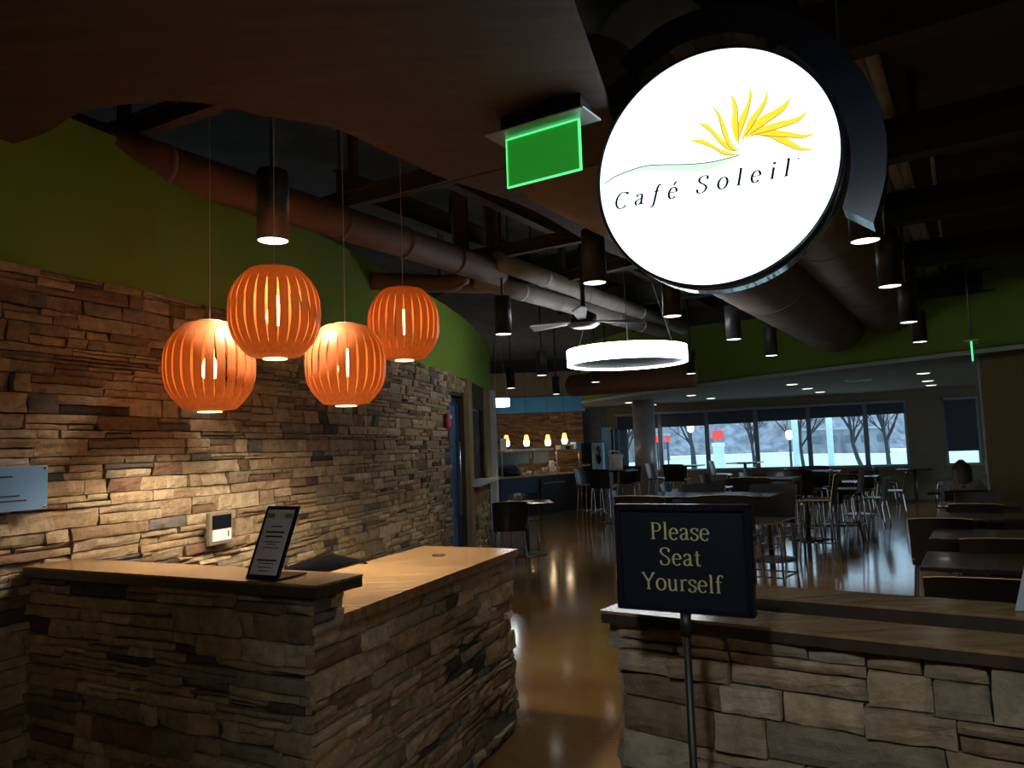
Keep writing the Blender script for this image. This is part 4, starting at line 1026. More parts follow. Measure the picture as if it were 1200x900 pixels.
# sneeze guard
gd = thing('sneeze_guard', 'steel-post glass sneeze guard standing on the serving counter', 'sneeze guard', V0 + ZV * (TZ + .021))
for px in (588, 624, 653, 679):
    d = ray(px, 540); t = ((V0 - vn * .2 - CAMP).dot(vn)) / d.dot(vn); s_ = (CAMP + d * t - V0).dot(vx); m = MB(); m.tube([vp(s_, -.2, 0), vp(s_, -.2, .56)], .022, 8); m.build('post', 'grey_metal', gd)
m = MB(); m.box(vp(VL * .52, -.2, .56), (VL * .86, .30, .015), vax); m.build('glass_shelf', 'guard_glass', gd)
m = MB(); m.box(vp(VL * .30, -.2, .40), (VL * .34, .012, .26), vax); m.box(vp(VL * .60, -.2, .40), (VL * .18, .012, .26), vax); build_each(m, 'front_glass', 'guard_glass', gd)
m = MB(); m.box(vp(VL * .38, -.2, .59), (VL * .2, .14, .05), vax); m.box(vp(VL * .62, -.2, .59), (VL * .2, .14, .05), vax); build_each(m, 'heat_strip', 'white', gd)
def on_counter(px, back, z=TZ + .021):
    d = ray(px, 550); q = V0 - vn * back; t = (q - CAMP).dot(vn) / d.dot(vn); p = CAMP + d * t; p.z = z; return p
o = thing('menu_card', 'white menu card standing on the left end of the sneeze guard', 'menu card', on_counter(591, .2, TZ + .021 + .569), math.atan2(vx.y, vx.x)); m = MB(); m.box((0, 0, .15), (.20, .012, .28)); m.build('sheet', 'paper', o); m = MB(); m.box((0, .02, .006), (.2, .08, .012)); m.build('foot', 'grey_metal', o)
m = MB()
for k in range(6): m.box((0, -.007, .23 - .03 * k), (.14, .001, .008))
m.build('printed_line', 'ink_soft', o)
o = thing('soup_warmer', 'black domed food warmer on the left of the serving counter', 'food warmer', on_counter(595.5, .48)); m = MB(); m.lathe([(.27, 0), (.28, .1), (.27, .14), (0, .14)], 28); m.build('well', 'black', o); m = MB(); m.lathe([(.26, .14), (.25, .20), (.18, .27), (.06, .30), (0, .30)], 28); ld = m.build('lid', 'navy_panel', o); m = MB(); m.tube([(-.05, 0, .29), (-.05, 0, .33), (.05, 0, .33), (.05, 0, .29)], .01, 8); m.build('lid_handle', 'chrome', ld)
o = thing('steel_bowl', 'pale steel bowl beside the black food warmer', 'bowl', on_counter(606, .66)); m = MB(); m.lathe([(.08, 0), (.14, .06), (.16, .15), (.15, .15), (.13, .07), (0, .02)], 28); m.build('bowl_shell', 'sky_blue_panel', o); m = MB(); m.lathe([(.152, .146), (.165, .15), (.165, .155), (.152, .155)], 28, close=True); m.build('rim', 'grey_metal', o)
for i, (px, lab) in enumerate(((612, 'food tray on the serving counter, left of the middle post'), (621, 'food tray on the serving counter, against the middle post'), (630, 'food tray on the serving counter, right of the middle post'))):
    o = thing('food_tray', 'red-brown ' + lab, 'tray', on_counter(px, .40), math.atan2(vx.y, vx.x), 'food trays on the serving counter'); m = MB(); m.box((0, 0, .02), (.27, .3, .04), bev=.008); m.build('tray_shell', 'grey_metal', o); m = MB(); m.lathe([(.12, .04), (.10, .065), (.05, .085), (0, .09)], 14); m.build('food', ('brick_far', 'cream', 'brick_far')[i], o)
o = thing('white_pitcher', 'white pitcher on the serving counter right of the trays', 'pitcher', on_counter(646.5, .55)); m = MB(); m.lathe([(.06, 0), (.085, .08), (.08, .18), (.06, .25), (.065, .30), (.055, .30), (0, .2)], 20); m.build('body', 'white', o); m = MB(); m.tube(crom([(.06, 0, .26), (.14, 0, .22), (.14, 0, .12), (.08, 0, .08)], 4), .012, 8); m.build('handle', 'white', o)
for i, (px, lab) in enumerate(((638, 'short white cup stack left of the pitcher'), (642.5, 'pale mustard bottle left of the pitcher'), (653, 'white cup right of the pitcher'))):
    o = thing(('cup', 'squeeze_bottle', 'cup')[i], lab + ' on the serving counter', ('cup', 'bottle', 'cup')[i], on_counter(px, .3)); m = MB()
    if i == 1: m.lathe([(.035, 0), (.035, .16), (.015, .19), (.015, .2), (0, .2)], 16); m.build('body', 'cream', o); m = MB(); m.lathe([(.016, .2), (.004, .25), (0, .25)], 12); m.build('nozzle', 'red', o)
    else: m.lathe([(.04, 0), (.055, .15), (.05, .15), (.038, .01), (0, .01)], 18); m.build('body', 'white', o); m = MB(); m.lathe([(.053, .143), (.06, .147), (.06, .152), (.053, .155)], 18, close=True); m.build('rim', 'paper', o)
for i, (px, matn, lab, sz) in enumerate(((658, 'white', 'white takeout box on top of the right end of the sneeze guard', (.2, .16, .09)), (664, 'black', 'black takeout box between white box and blue box on the sneeze guard', (.2, .16, .08)), (669, 'white', 'second white takeout box beside the blue box on the sneeze guard', (.14, .14, .10)), (676, 'sky_blue_panel', 'blue carton hanging over the right end of the sneeze guard', (.2, .18, .16)))):
    o = thing('takeout_box', lab, 'box', on_counter(px, .2, TZ + .021 + .569), math.atan2(vx.y, vx.x)); m = MB(); m.box((0, 0, sz[2] / 2), sz, bev=.006); m.build('carton', matn, o); m = MB(); m.box((0, 0, sz[2] + .006), (sz[0] * 1.02, sz[1] * 1.02, .012), bev=.003); m.build('lid', matn, o)
o = thing('menu_screen', 'small bright cyan screen at the left end of the serving area', 'screen', at(578.5, 545, Y=18.5), -.3); m = MB(); m.box((0, 0, -.02), (.17, .04, .34), bev=.005); m.build('screen_body', 'black', o); m = MB(); m.box((0, -.022, -.02), (.13, .004, .3)); m.build('screen_face', 'screen', o); q = at(578.5, 545, Y=18.5); m = MB(); m.tube([(0, .0, -.19), (0, 0, -q.z)], .02, 8); m.build('stand', 'black', o)
# amber mini pendants
AM = [(567, 514, 16.2, 'amber glass pendant seen through the pass-through window'), (593.5, 517, 18.4, 'amber glass pendant above the white menu card'), (617, 516.5, 18.8, 'amber glass pendant, second from the left over the serving counter'), (642, 516, 19.2, 'amber glass pendant, second from the right over the serving counter'), (661.5, 514, 19.4, 'amber glass pendant at the right end of the serving counter')]
def make_amber():
    o = thing('pendant_amber_lamp', 'x', 'pendant lamp', (0, 0, 0), 0, 'amber pendants over the serving counter')
    m = MB(); m.lathe([(.055, -.13), (.075, -.06), (.07, 0), (0, 0.0)], 18); m.build('lower_glass', 'amber_hot', o)
    m = MB(); m.lathe([(.07, .001), (.055, .08), (.04, .14), (0, .145)], 18); m.build('upper_glass', 'amber_glow', o)
    return o
proto = make_amber()
for i, (px, py, Y, lab) in enumerate(AM):
    c = at(px, py, Y=Y)
    if i == 0: o = proto; o.location = c; o['label'] = lab
    else: o = dup(proto, c, 0, lab)
    light('POINT', 'amber_light', c - Vector((0, 0, .2)), 2.4, (1, .62, .3), size=.05)
for o in [x for x in bpy.data.objects if x.name.startswith('pendant_amber_lamp') and not x.parent]:
    m = MB(); m.tube([(0, 0, .14), (0, 0, DECK - o.location.z)], .004, 6); m.build('cord', 'black', o)
# drink machines
c = at(688.5, 550, Y=19.8); o = thing('drink_dispenser', 'black drink dispenser with glossy front right of the serving counter', 'dispenser', (c.x, c.y, 0), -.25); m = MB(); m.box((0, .1, .45), (.26, .5, .9), bev=.01); m.build('cabinet', 'black', o); m = MB(); m.box((0, .1, 1.25), (.24, .45, .72), bev=.015); m.build('tank', 'black_gloss', o); m = MB(); m.box((0, -.17, 1.05), (.2, .1, .05)); m.build('drip_tray', 'grey_metal', o)
c = at(701.5, 550, Y=19.4); o = thing('coffee_machine', 'blue-fronted coffee machine with dark oval panel right of the serving counter', 'coffee machine', (c.x, c.y, 0), -.2); m = MB(); m.box((0, .1, .45), (.28, .5, .9), bev=.01); m.build('cabinet', 'black', o); m = MB(); m.box((0, .1, 1.25), (.28, .45, .7), bev=.02); bd = m.build('machine_body', 'sky_blue_panel', o); m = MB(); m.lathe([(0, 0), (.10, 0), (.10, .012), (0, .012)], 24, (0.03, -.13, 1.3), 0, (Vector((.75, 0, 0)), Vector((0, 0, 2.3)), Vector((0, -1, 0)))); m.build('oval_panel', 'black_gloss', bd)
c = at(711.5, 530, Y=20.3); o = thing('tall_cooler', 'tall pale blue cooler panel beside the first window', 'cooler', (c.x, c.y, 0), -.2); m = MB(); m.box((0, .1, 1.0), (.24, .35, 2.0), bev=.01); m.build('cooler_body', 'sky_blue_panel', o); m = MB(); m.box((.15, .1, 1.0), (.07, .3, 1.9)); m.build('side_panel', 'black', o)
# column
c = at(756, 520, Y=18.0); o = thing('round_column', 'round grey metal-clad column standing in front of the windows', 'column', (c.x, c.y, 0)); m = MB(); m.lathe([(.255, 0), (.255, BZ - .005)], 48); m.build('shaft', 'column_metal', o); m = MB(); m.lathe([(.27, 0), (.27, .12), (.256, .13)], 48); m.build('base_ring', 'grey_metal', o)
m = MB(); m.lathe([(.258, .80), (.258, .815)], 48); m.build('joint_band', 'grey_metal', o)

# ================================================================== TABLES AND CHAIRS
def shell_panel(mb, rows, th, mi=0):
    # rows: list of rows of points (back surface); thickness along row normals
    nr, nc = len(rows), len(rows[0]); P = [Vector(p) for r in rows for p in r]; N_ = []
    for j in range(nr):
        for i in range(nc):
            du = P[j * nc + min(i + 1, nc - 1)] - P[j * nc + max(i - 1, 0)]; dv = P[min(j + 1, nr - 1) * nc + i] - P[max(j - 1, 0) * nc + i]; N_.append(du.cross(dv).normalized())
    Q = [p + n * th for p, n in zip(P, N_)]; k = nr * nc
    fs = [(j * nc + i, j * nc + i + 1, (j + 1) * nc + i + 1, (j + 1) * nc + i) for j in range(nr - 1) for i in range(nc - 1)]
    fs2 = [tuple(k + q for q in f[::-1]) for f in fs]
    rim = [i for i in range(nc)] + [j * nc + nc - 1 for j in range(1, nr)] + [(nr - 1) * nc + i for i in range(nc - 2, -1, -1)] + [j * nc for j in range(nr - 2, 0, -1)]
    side = [(rim[q], k + rim[q], k + rim[(q + 1) % len(rim)], rim[(q + 1) % len(rim)]) for q in range(len(rim))]
    mb.add(P + Q, fs + fs2, 0, smooth=True); mb.add(P + Q, side, mi)
def make_chair(name, cat, seat, top, group):
    # faces +Y: the back is on the -Y side
    o = thing(name, 'x', cat, (0, 0, 0), 0, group); w = .44
    m = MB(); rows = []
    for j in range(6):
        y = -.19 + .40 * j / 5; rows.append([(w / 2 * (i / 5 * 2 - 1) * (1 - .06 * (j == 5)), y, seat + .012 * abs(i / 5 * 2 - 1) ** 2 - (.02 if j == 5 else 0)) for i in range(6)])
    shell_panel(m, rows, .014, 1); m.build('seat', ['chair_shell', 'ply_edge'], o)
    m = MB(); rows = []
    for j in range(6):
        t = j / 5; z = seat - .03 + (top - seat + .03) * t; y = -.20 - .05 * t - .02 * t * t; ww = w * (1.0 + .06 * t)
        rows.append([(ww / 2 * (i / 7 * 2 - 1), y + .035 * abs(i / 7 * 2 - 1) ** 2, z - (.012 * abs(i / 7 * 2 - 1) ** 3 if j == 5 else 0)) for i in range(8)])
    shell_panel(m, rows, .013, 1); m.build('backrest', ['chair_shell', 'ply_edge'], o)
    for (x, y) in ((-1, -1), (1, -1), (1, 1), (-1, 1)):
        m = MB(); m.tube(crom([(.12 * x, .05 * y, seat - .012), (.165 * x, .14 * y, seat - .02), (.185 * x, .17 * y, seat - .07), (.215 * x, .215 * y, 0.0)], 3), .0105, 8); m.build('leg', 'chrome', o)
    if seat > .6:
        m = MB(); k = .2; z = .24; m.tube([(.205 * a, .20 * b, z) for a, b in ((-1, -1), (1, -1), (1, 1), (-1, 1))], .009, 8, closed=True); m.build('foot_rail', 'chrome', o)
    else:
        m = MB(); m.tube([(-.17, -.15, seat - .03), (.17, -.15, seat - .03)], .008, 6); m.tube([(-.17, .15, seat - .03), (.17, .15, seat - .03)], .008, 6); build_each(m, 'seat_brace', 'chrome', o)
    return o
def make_table(name, cat, h, wx_, wy_, group, br=.29):
    o = thing(name, 'x', cat, (0, 0, 0), 0, group)
    m = MB(); m.box((0, 0, h - .015), (wx_, wy_, .03), bev=.006); m.build('tabletop', 'table_top', o)
    m = MB(); m.tube([(0, 0, .03), (0, 0, h - .03)], .036, 16); m.box((0, 0, h - .036), (.3, .3, .012)); m.build('pedestal', 'base_metal', o)
    m = MB(); m.lathe([(br, 0), (br, .012), (br * .8, .022), (.06, .045), (0, .045)], 32); m.build('base', 'base_metal', o)
    return o
GC, GS, GT, GB = 'dark shell dining chairs', 'dark shell bar stools', 'dark pedestal dining tables', 'bar-height pedestal tables'
pc = make_chair('dining_chair', 'chair', .45, .82, GC); ps = make_chair('bar_stool', 'stool', .74, 1.08, GS)
pt = make_table('dining_table', 'table', .75, .74, .66, GT); pb_ = make_table('bar_table', 'table', 1.03, .72, .66, GB)
pl = make_table('bar_table', 'table', 1.03, 1.20, .62, GB, .33)
used = set(); SEATS = []
def place(proto, loc, rz, label):
    loc = Vector((loc[0], loc[1], 0))
    if proto.name not in used:
        used.add(proto.name); proto.location = loc; proto.rotation_euler = (0, 0, rz); proto['label'] = label; return proto
    return dup(proto, loc, rz, label)
RB = YAW_B            # local X along AA, local Y along BA
rj = random.Random(5)
def seat_at(proto, u, v, side, label, j=.05):
    # side: 'n' near side facing away from the camera, 'f' far side facing it, 'l' / 'r' at the ends
    r = {'n': 0, 'f': PI, 'l': -PI / 2, 'r': PI / 2}[side]
    q = bp(u, v)
    if any((q - k).length < .60 for k in SEATS): return None
    SEATS.append(q)
    return place(proto, bp(u + rj.uniform(-j, j) * .5, v + rj.uniform(-j, j)), RB + r + rj.uniform(-.12, .12), label)
kind = {'chair': ('dark dining chair', pc), 'stool': ('dark bar stool', ps)}
SD = {'n': 'on the near side of', 'f': 'on the window side of', 'l': 'at the left side of', 'r': 'at the right side of'}
def setting(u, v, tproto, ck, sides, tname, tlabel, gap=.56, ugap=.60, nu=0):
    tb = place(tproto, bp(u, v), RB, tlabel)
    for sd in sides:
        lab = '%s %s %s' % (kind[ck][0], SD[sd], tname)
        if sd in 'nf': seat_at(kind[ck][1], u, v + (-gap if sd == 'n' else gap), sd, lab)
        else: seat_at(kind[ck][1], u + (-ugap if sd == 'l' else ugap), v, sd, lab)
    return tb
# right-hand row, tables behind the low divider
for i, (u, v) in enumerate(((.03, 5.40), (.01, 6.80), (-.02, 8.3), (-.05, 9.7))):
    nm = 'the %s table behind the low divider' % ('nearest', 'second', 'third', 'fourth')[i]
    seat_at(pc, u + (-.10, .02, -.30, 0)[i], v - (.84, .60, .74, .62)[i], 'n', 'dark dining chair on the near side of ' + nm)
    setting(u, v, pt, 'chair', '' if i < 3 else 'f', nm, 'dark dining table, %s in the right-hand row behind the low divider' % ('nearest', 'second', 'third', 'fourth')[i], gap=.62)
# long bar table behind the seating notice, with stools
lc = Vector((1.80, 7.15, 0)); lu, lv = lc.dot(AA), lc.dot(BA)
place(pl, lc, RB, 'long dark bar table partly hidden behind the seating notice')
for k, (du, sd) in enumerate(((-.34, 'n'), (.34, 'n'), (-.34, 'f'), (.34, 'f'))):
    seat_at(ps, lu + du, lv + (-.60 if sd == 'n' else .60), sd, 'dark bar stool %s long bar table behind the notice, %s one' % (SD[sd], ('left', 'right')[du > 0]))
c1 = at(905, 655, z=0); c2_ = at(948, 632, z=0); c3 = at(982, 615, z=0)
def uv(p): return p.dot(AA), p.dot(BA)
u, v = uv(c1); setting(u, v, pb_, 'stool', 'nflr', 'the first bar table of the aisle row', 'dark bar table with round base, first of the aisle row right of the notice')
u, v = uv(c2_); setting(u, v, pb_, 'stool', 'nflr', 'the second bar table of the aisle row', 'dark bar table with round base, second of the aisle row')
u, v = uv(c3); setting(u, v, pt, 'chair', 'nfr', 'the third table of the aisle row', 'low dining table behind the two bar tables of the aisle row')
setting(u + .1, v + 2.0, pt, 'chair', 'nflr', 'the last table of the aisle row', 'low dining table at the window end of the aisle row')
for i, (u, v) in enumerate(((-3.95, 11.0), (-3.95, 13.1), (-3.9, 15.4), (-3.75, 17.4))):
    nm = 'the %s table of the middle row' % ('nearest', 'second', 'third', 'farthest')[i]
    setting(u, v, pt, 'chair', 'nflr', nm, 'low dining table, %s in the middle row left of the aisle row' % ('nearest', 'second', 'third', 'farthest')[i])
# bar tables near the column and windows
c = at(724, 612, z=0); u, v = uv(c); setting(u, v, pb_, 'stool', 'nfl', 'the bar table with the white bag', 'bar table with a white bag on it in front of the column'); BAGP = bp(u, v)
c = at(803, 545, z=1.03); u, v = uv(c); setting(u, v, pb_, 'stool', 'nl', 'the bar table right of the column', 'bar table right of the column')
c = at(873, 541.5, z=1.03); u, v = uv(c); setting(u, v, pb_, 'stool', 'lr', 'the bar table before the third window', 'bar table in front of the third window')
c = at(1075, 588, z=0); u, v = uv(c); setting(u, v, pt, 'chair', 'lr', 'the small table below the last wide window', 'small dining table against the wall below the last wide window')
u0, v0 = uv(c); setting(u0 - 1.9, v0 - .4, pt, 'chair', 'lrn', 'the dining table under the fifth window', 'dining table near the fifth window, left of the small wall table')
# table by the stone wall end
c = at(606, 640, z=0); u, v = c.dot(AA), c.dot(BA); c.z = 0
place(pt, Vector((.14, 11.15, 0)), 0.05, 'small dining table beside the end post of the stone wall')
place(pc, Vector((-.10, 10.55, 0)), .05, 'dark shell dining chair in front of the table by the end post')
place(pc, Vector((.12, 11.95, 0)), PI, 'dark shell dining chair behind the table by the end post')
# white bag on the bar table
q = BAGP + Vector((.02, .0, 1.031)); o = thing('paper_bag', 'white carrier bag with open top standing on the bar table by the column', 'bag', q, .2); m = MB()
rows = []
for j in range(7):
    t = j / 6; r = []
    for i in range(20):
        a = 2 * PI * i / 20; sx_ = .13 * (1 - .12 * math.sin(PI * t)) * (1 + .25 * (t > .85)); sy_ = .085 * (1 - .25 * t); k = (abs(math.cos(a)) ** .5, abs(math.sin(a)) ** .5)
        r.append((math.copysign(k[0], math.cos(a)) * sx_ + .012 * math.sin(5 * a + j), math.copysign(k[1], math.sin(a)) * sy_, .30 * t + .02 * math.sin(3 * a) * t))
    rows.append(r)
V = [p for r in rows for p in r]; m.add(V, [(j * 20 + i, j * 20 + (i + 1) % 20, (j + 1) * 20 + (i + 1) % 20, (j + 1) * 20 + i) for j in range(6) for i in range(20)] + [tuple(range(20))[::-1]], 0, smooth=True); m.build('bag_body', 'bag', o)
for s_ in (-1, 1): m = MB(); m.tube(crom([(-.10, .05 * s_, .29), (-.13, .06 * s_, .36), (-.06, .06 * s_, .38), (.05, .06 * s_, .36), (.10, .05 * s_, .29)], 4), .012, 8); m.build('handle', 'bag', o)
# blue bench end at the far right
c = at(1196, 597, Y=8.6); o = thing('bench', 'navy blue upholstered bench against the olive wall at the right edge', 'bench', (c.x + .75, c.y - .1, 0), RB); m = MB(); m.box((0, .05, .42), (1.1, .5, .1), bev=.02); m.build('seat', 'navy_panel', o); m = MB(); m.box((0, .29, .60), (1.1, .08, .32), bev=.02); m.build('backrest', 'navy_panel', o); m = MB(); m.box((0, .05, .19), (1.0, .42, .38)); m.build('base', 'black', o)

# ------------------------------------------------------------------ seated person, seen from behind
pp = at(1131, 590, Y=9.75); pp.z = 0
setu, setv = uv(pp)
pr_ = thing('person', 'person with long brown hair in a grey-blue sweater sitting at a table, seen from behind', 'person', pp, RB + .1)
place(pc, pp + Vector((0, 0, 0)) - BA * .02, RB + .1, 'dark shell dining chair the person sits on')
tb = place(pt, pp + BA * .62 - AA * .06, RB, 'dining table the person sits at by the olive wall')
def skin(name, verts, edges, rad, mtl, parent, root=0, sub=2):
    me = bpy.data.meshes.new(name); me.from_pydata(verts, edges, []); o = bpy.data.objects.new(name, me); COL.objects.link(o)
    md = o.modifiers.new('skin', 'SKIN'); md.use_smooth_shade = True
    for i, r in enumerate(rad): me.skin_vertices[0].data[i].radius = (r if isinstance(r, tuple) else (r, r)); me.skin_vertices[0].data[i].use_root = (i == root)
    if sub: s_ = o.modifiers.new('sub', 'SUBSURF'); s_.levels = sub; s_.render_levels = sub
    dg = bpy.context.evaluated_depsgraph_get(); nm = bpy.data.meshes.new_from_object(o.evaluated_get(dg)); bpy.data.objects.remove(o)
    nm.name = name
    o = bpy.data.objects.new(name, nm); COL.objects.link(o); o.parent = parent; nm.materials.clear(); nm.materials.append(MAT[mtl]); 
    for p in nm.polygons: p.use_smooth = True
    return o
BV, BE, BR = [], [], []
def bv(p, r, par=None):
    BV.append(p); BR.append(r); i = len(BV) - 1
    if par is not None: BE.append((par, i))
    return i
PDZ, PDY = -.13, .09
pel = bv((0, -.05, .56), (.155, .11)); w1 = bv((0, -.01, .68), (.13, .095), pel); ch_ = bv((0, .05, .80), (.145, .105), w1); sh_ = bv((0, .09, .89), (.12, .085), ch_); nk = bv((0, .12, .95), .052, sh_); hd = bv((0, .145, 1.04), (.075, .085), nk); tp = bv((0, .13, 1.11), (.07, .08), hd); nose = bv((0, .235, 1.025), .014, hd)
for s_ in (-1, 1):
    a = bv((.155 * s_, .09, .87), .056, sh_); b = bv((.225 * s_, .13, .76), .046, a); c_ = bv((.16 * s_, .30, .785), .036, b); d_ = bv((.12 * s_, .385, .785), (.024, .034), c_); e_ = bv((.105 * s_, .43, .785), (.013, .036), d_)
    for k, (dx, ln) in enumerate(((-.027, .062), (-.009, .072), (.009, .067), (.026, .052))):
        f = bv(((.105 + dx) * s_, .46, .788), .0095, e_); g = bv(((.10 + dx) * s_, .46 + ln * .5, .79), .0085, f); bv(((.098 + dx) * s_, .46 + ln, .778), .007, g)
    t1 = bv((.075 * s_, .405, .785), .011, d_); bv((.055 * s_, .435, .782), .009, t1)
    h = bv((.10 * s_, .02, .53), .085, pel); k_ = bv((.13 * s_, .40, .50), .062, h); an = bv((.13 * s_, .38, .09), .042, k_); ft = bv((.13 * s_, .50, .035), (.035, .03), an)
body = skin('body', BV, BE, BR, 'skin', pr_)
def enlarge(idx, k, name, mtl):
    mp_ = {j: i for i, j in enumerate(idx)}; V = [BV[j] for j in idx]; E_ = [(mp_[a], mp_[b]) for a, b in BE if a in mp_ and b in mp_]
    return skin(name, V, E_, [tuple(x * k + .006 for x in (BR[j] if isinstance(BR[j], tuple) else (BR[j],) * 2)) for j in idx], mtl, pr_)
arm0 = [i for i, p in enumerate(BV)]
per = (len(BV) - 8) // 2
L0, R0_ = 8, 8 + per
enlarge([pel, w1, ch_, sh_, L0, L0 + 1, L0 + 2, R0_, R0_ + 1, R0_ + 2], 1.17, 'sweater', 'sweater')
hl = per - 4
enlarge([pel, L0 + hl, L0 + hl + 1, L0 + hl + 2, R0_ + hl, R0_ + hl + 1, R0_ + hl + 2], 1.06, 'jeans', 'jeans')
for s_ in (-1, 1):
    m = MB(); m.lathe([(0, -.05), (.035, -.04), (.045, 0), (.035, .03), (0, .035)], 12, (.13 * s_, .46, .045), 0, (Vector((1, 0, 0)), Vector((0, 2.6, 0)), Vector((0, 0, 1)))); m.build('shoe', 'black', pr_)
    m = MB(); m.lathe([(0, -.01), (.009, 0), (0, .01)], 10, (.032 * s_, .222, 1.05)); m.build('eye', 'eye', pr_)
m = MB(); rows = []
for j in range(12):
    t = j / 11; z = 1.325 - .42 * t + PDZ - .02
    rx = .105 * math.sin(min(1, t * 3.2 + .12) * PI / 2) * (1 + .12 * t); ry = .11 * math.sin(min(1, t * 3.2 + .12) * PI / 2) * (1 - .25 * t); r = []
    for i in range(24):
        a = 2 * PI * i / 24; x = math.cos(a) * rx; y = math.sin(a) * ry; 
        if y > 0 and t > .28: y *= .12
        r.append((x + .006 * math.sin(9 * a + j), .015 - .09 * t + PDY + .02 + y, z + .006 * math.sin(7 * a)))
    rows.append(r)
V = [p for r in rows for p in r]; m.add(V, [(j * 24 + i, j * 24 + (i + 1) % 24, (j + 1) * 24 + (i + 1) % 24, (j + 1) * 24 + i) for j in range(11) for i in range(24)] + [tuple(range(24))[::-1], tuple(11 * 24 + i for i in range(24))], 0, smooth=True); m.build('hair', 'hair', pr_)
m = MB()
for k, x in enumerate((-.085, -.07, -.055)): m.tube(crom([(x, .03, 1.05), (x - .012, -.0, .95), (x - .005, -.03, .86), (x - .02, -.03, .80)], 4), [.012] * 12 + [.004], 6)
m.build('hair_strand', 'hair_light', pr_)
q = pp + BA * .52 - AA * .26; o = thing('coffee_cup', 'white cup with a brown band on the table left of the person', 'cup', (q.x, q.y, .752)); m = MB(); m.lathe([(.032, 0), (.042, .11), (.038, .11), (.03, .006), (0, .006)], 18); m.build('body', 'white', o); m = MB(); m.lathe([(.0365, .04), (.0402, .08)], 18); m.build('sleeve', 'brick_far', o); m = MB(); m.lathe([(.044, .108), (.044, .118), (.036, .124), (0, .124)], 18); m.build('lid', 'white', o)
q = pp + BA * .56 - AA * .17; o = thing('tumbler', 'dark tumbler on the table between the white cup and the person', 'tumbler', (q.x, q.y, .752)); m = MB(); m.lathe([(.033, 0), (.038, .15), (0, .15)], 18); m.build('body', 'black_gloss', o); m = MB(); m.lathe([(.04, .15), (.04, .165), (0, .17)], 18); m.build('lid', 'grey_metal', o)
q = pp + BA * .50 + AA * .16; o = thing('napkin', 'folded white paper lying on the table right of the person', 'napkin', (q.x, q.y, .752), .4); m = MB(); m.box((0, 0, .004), (.13, .1, .006), bev=.002); m.build('lower_leaf', 'paper', o); m = MB(); m.box((.01, .004, .010), (.12, .1, .004)); m.build('upper_leaf', 'paper', o)

# ================================================================== OUTDOORS
m = MB(); gd_ = []
for i in range(31):
    for j in range(13): x = -60 + 150 * i / 30; y = 24 + 76 * j / 12; gd_.append((x, y, -.25 + .35 * noise.noise(Vector((x * .05, y * .05, 1))) ))
m.add(gd_, [(i * 13 + j, (i + 1) * 13 + j, (i + 1) * 13 + j + 1, i * 13 + j + 1) for i in range(30) for j in range(12)], 0, smooth=True)
m.prism([(-20, 21.6), (3, 23.5), (30, 13), (60, 13), (60, 26), (-20, 26)], -.4, -.3); struct(m.build('lawn_ground', 'lawn'))
m = MB(); hv = []
for i in range(121):
    x = -70 + 190 * i / 120
    for j in range(10):
        z = j / 9 * (11 + 2.5 * noise.noise(Vector((x * .11, 2, 0))) + 1.2 * noise.noise(Vector((x * .6, 5, 0)))); y = 98 + j * 1.6 + 1.8 * noise.noise(Vector((x * .22, z * .4, 3)))
        hv.append((x, y, z))
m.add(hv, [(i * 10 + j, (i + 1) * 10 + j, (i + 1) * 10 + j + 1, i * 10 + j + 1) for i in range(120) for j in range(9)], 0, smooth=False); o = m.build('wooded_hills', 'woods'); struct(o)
def tree(label, px, py, D, H, seed, lean=0.0):
    p = at(px, py, Y=D); p.z = -.3; o = thing('bare_tree', label, 'tree', p, 0, 'bare winter trees outside'); rnd = random.Random(seed); tr = MB(); br = MB()
    def grow(mb, a, d, L, r, dep):
        pts = [a]; rr = [r]; q = Vector(a); dd = Vector(d)
        for k in range(4): dd = (dd + Vector((rnd.uniform(-.14, .14), rnd.uniform(-.14, .14), rnd.uniform(-.02, .12)))).normalized(); q = q + dd * L / 4; pts.append(q); rr.append(r * (1 - .12 * (k + 1)))
        mb.tube(pts, rr, 6 if dep < 2 else 4)
        if dep < 5:
            for k in range(3 if dep else 6):
                t = rnd.randint(1 if dep else 2, 4); an = rnd.uniform(0, 2 * PI); sp_ = rnd.uniform(.45, .95); nd = (dd + Vector((math.cos(an) * sp_, math.sin(an) * sp_, rnd.uniform(-.1, .35)))).normalized(); grow(br, pts[t], nd, L * rnd.uniform(.55, .80), max(.008, r * .56), dep + 1)
    grow(tr, Vector((0, 0, 0)), Vector((lean, 0, 1)).normalized(), H * .34, H * .014, 0); tr.build('trunk', 'bark', o); br.build('branch', 'bark', o)
for a in (('bare branching tree outside the first windows beside the column', 815, 541, 40, 9, 3), ('bare tree outside the boundary of the third and fourth windows', 884, 540, 55, 9, 4), ('bare spreading tree outside the sixth window, left of its right frame', 1012, 545, 41, 9, 8, -.25), ('bare upright tree outside the last wide window', 1042, 545, 42, 9, 12), ('thin bare tree outside the first window left of the column', 733, 540, 48, 9, 15), ('thin bare tree outside the right side of the fifth window', 942, 543, 45, 8, 21)): tree(*a)
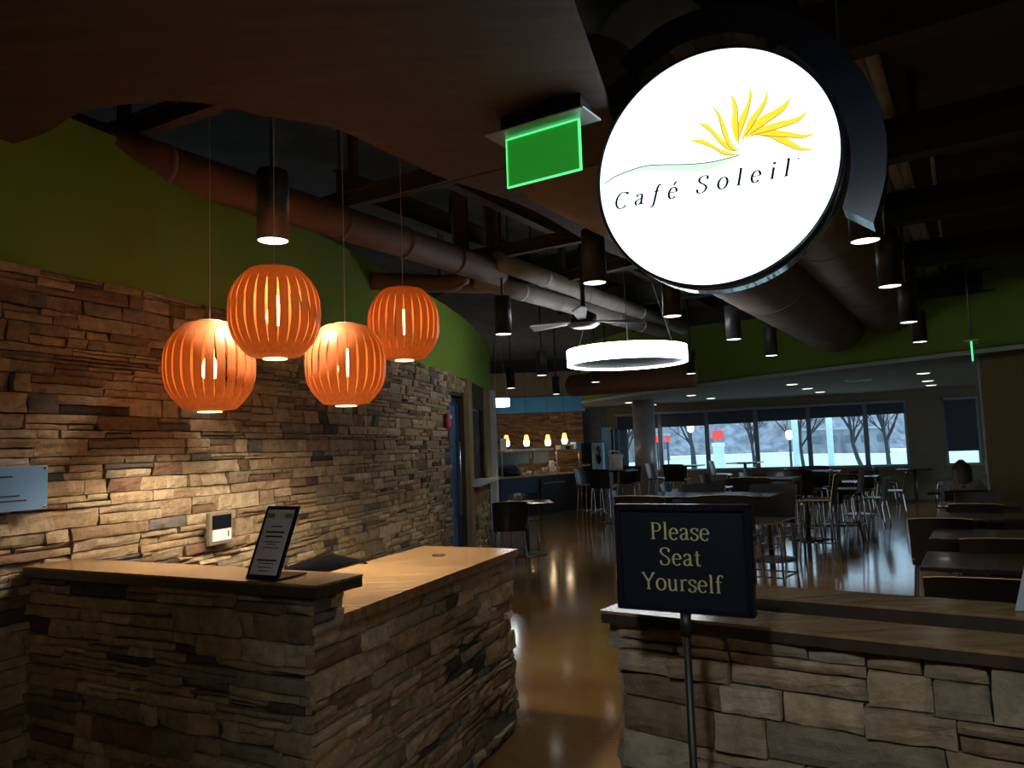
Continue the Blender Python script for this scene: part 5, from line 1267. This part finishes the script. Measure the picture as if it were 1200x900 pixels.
def street(label, px, py, D, h, glowm='street_glow'):
    p = at(px, py, Y=D); top = p.z; o = thing('street_lamp', label, 'street lamp', (p.x, p.y, -.3), 0, 'street lamps outside'); m = MB(); m.tube([(0, 0, 0), (0, 0, top)], .06, 8); m.build('post', 'bark', o); m = MB(); m.lathe([(.06, top), (.17, top + .1), (.19, top + .38), (.08, top + .46), (0, top + .46)], 12); m.build('lantern', glowm, o)
street('street lamp with white lantern outside the second window', 809, 500, 38, 3); street('street lamp with white lantern outside the fourth window', 925, 508, 36, 3); street('street lamp with pink light outside, just right of the column', 770, 513, 50, 3, 'red_glow'); street('street lamp with pink light outside, left part of the second window', 782, 513, 52, 3, 'red_glow')
for px, lab in ((932.5, 'pale pole outside the fourth window'), (973, 'pale pole outside the fifth window')):
    p = at(px, 520, Y=34); o = thing('flag_pole', lab, 'pole', (p.x, p.y, -.3)); m = MB(); m.tube([(0, 0, 0), (0, 0, 7)], .13, 10); m.build('shaft', 'pole_white', o); m = MB(); m.lathe([(.3, 0), (.3, .2), (.14, .3)], 12); m.build('footing', 'pole_white', o)
p = at(842, 525, Y=30); o = thing('kiosk_sign', 'red-topped roadside sign pillar outside the third window', 'sign', (p.x, p.y, -.3), .3); m = MB(); m.box((0, 0, .9), (.34, .3, 1.8), bev=.02); m.build('pillar', 'pole_white', o); m = MB(); m.box((0, 0, 1.55 + .55), (.34, .32, .34), bev=.03); m.build('red_panel', 'red_glow', o); m = MB(); m.box((0, 0, 1.72), (.40, .34, .16), bev=.02); m.build('white_band', 'white', o)
for i, (px, D, wd, lab) in enumerate(((985, 88, 9, 'low pale building among the trees outside the fifth window'), (745, 90, 7, 'low pale building outside the first window'))):
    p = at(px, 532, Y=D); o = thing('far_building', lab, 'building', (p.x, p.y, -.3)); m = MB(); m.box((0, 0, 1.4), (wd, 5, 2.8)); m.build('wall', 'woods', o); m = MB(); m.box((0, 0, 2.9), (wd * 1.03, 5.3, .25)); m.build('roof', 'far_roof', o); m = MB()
    for k in range(5): m.box((-wd / 2 + wd * (k + .5) / 5, -2.52, 1.7), (wd * .1, .06, .8))
    m.build('window', 'woods_dark', o)
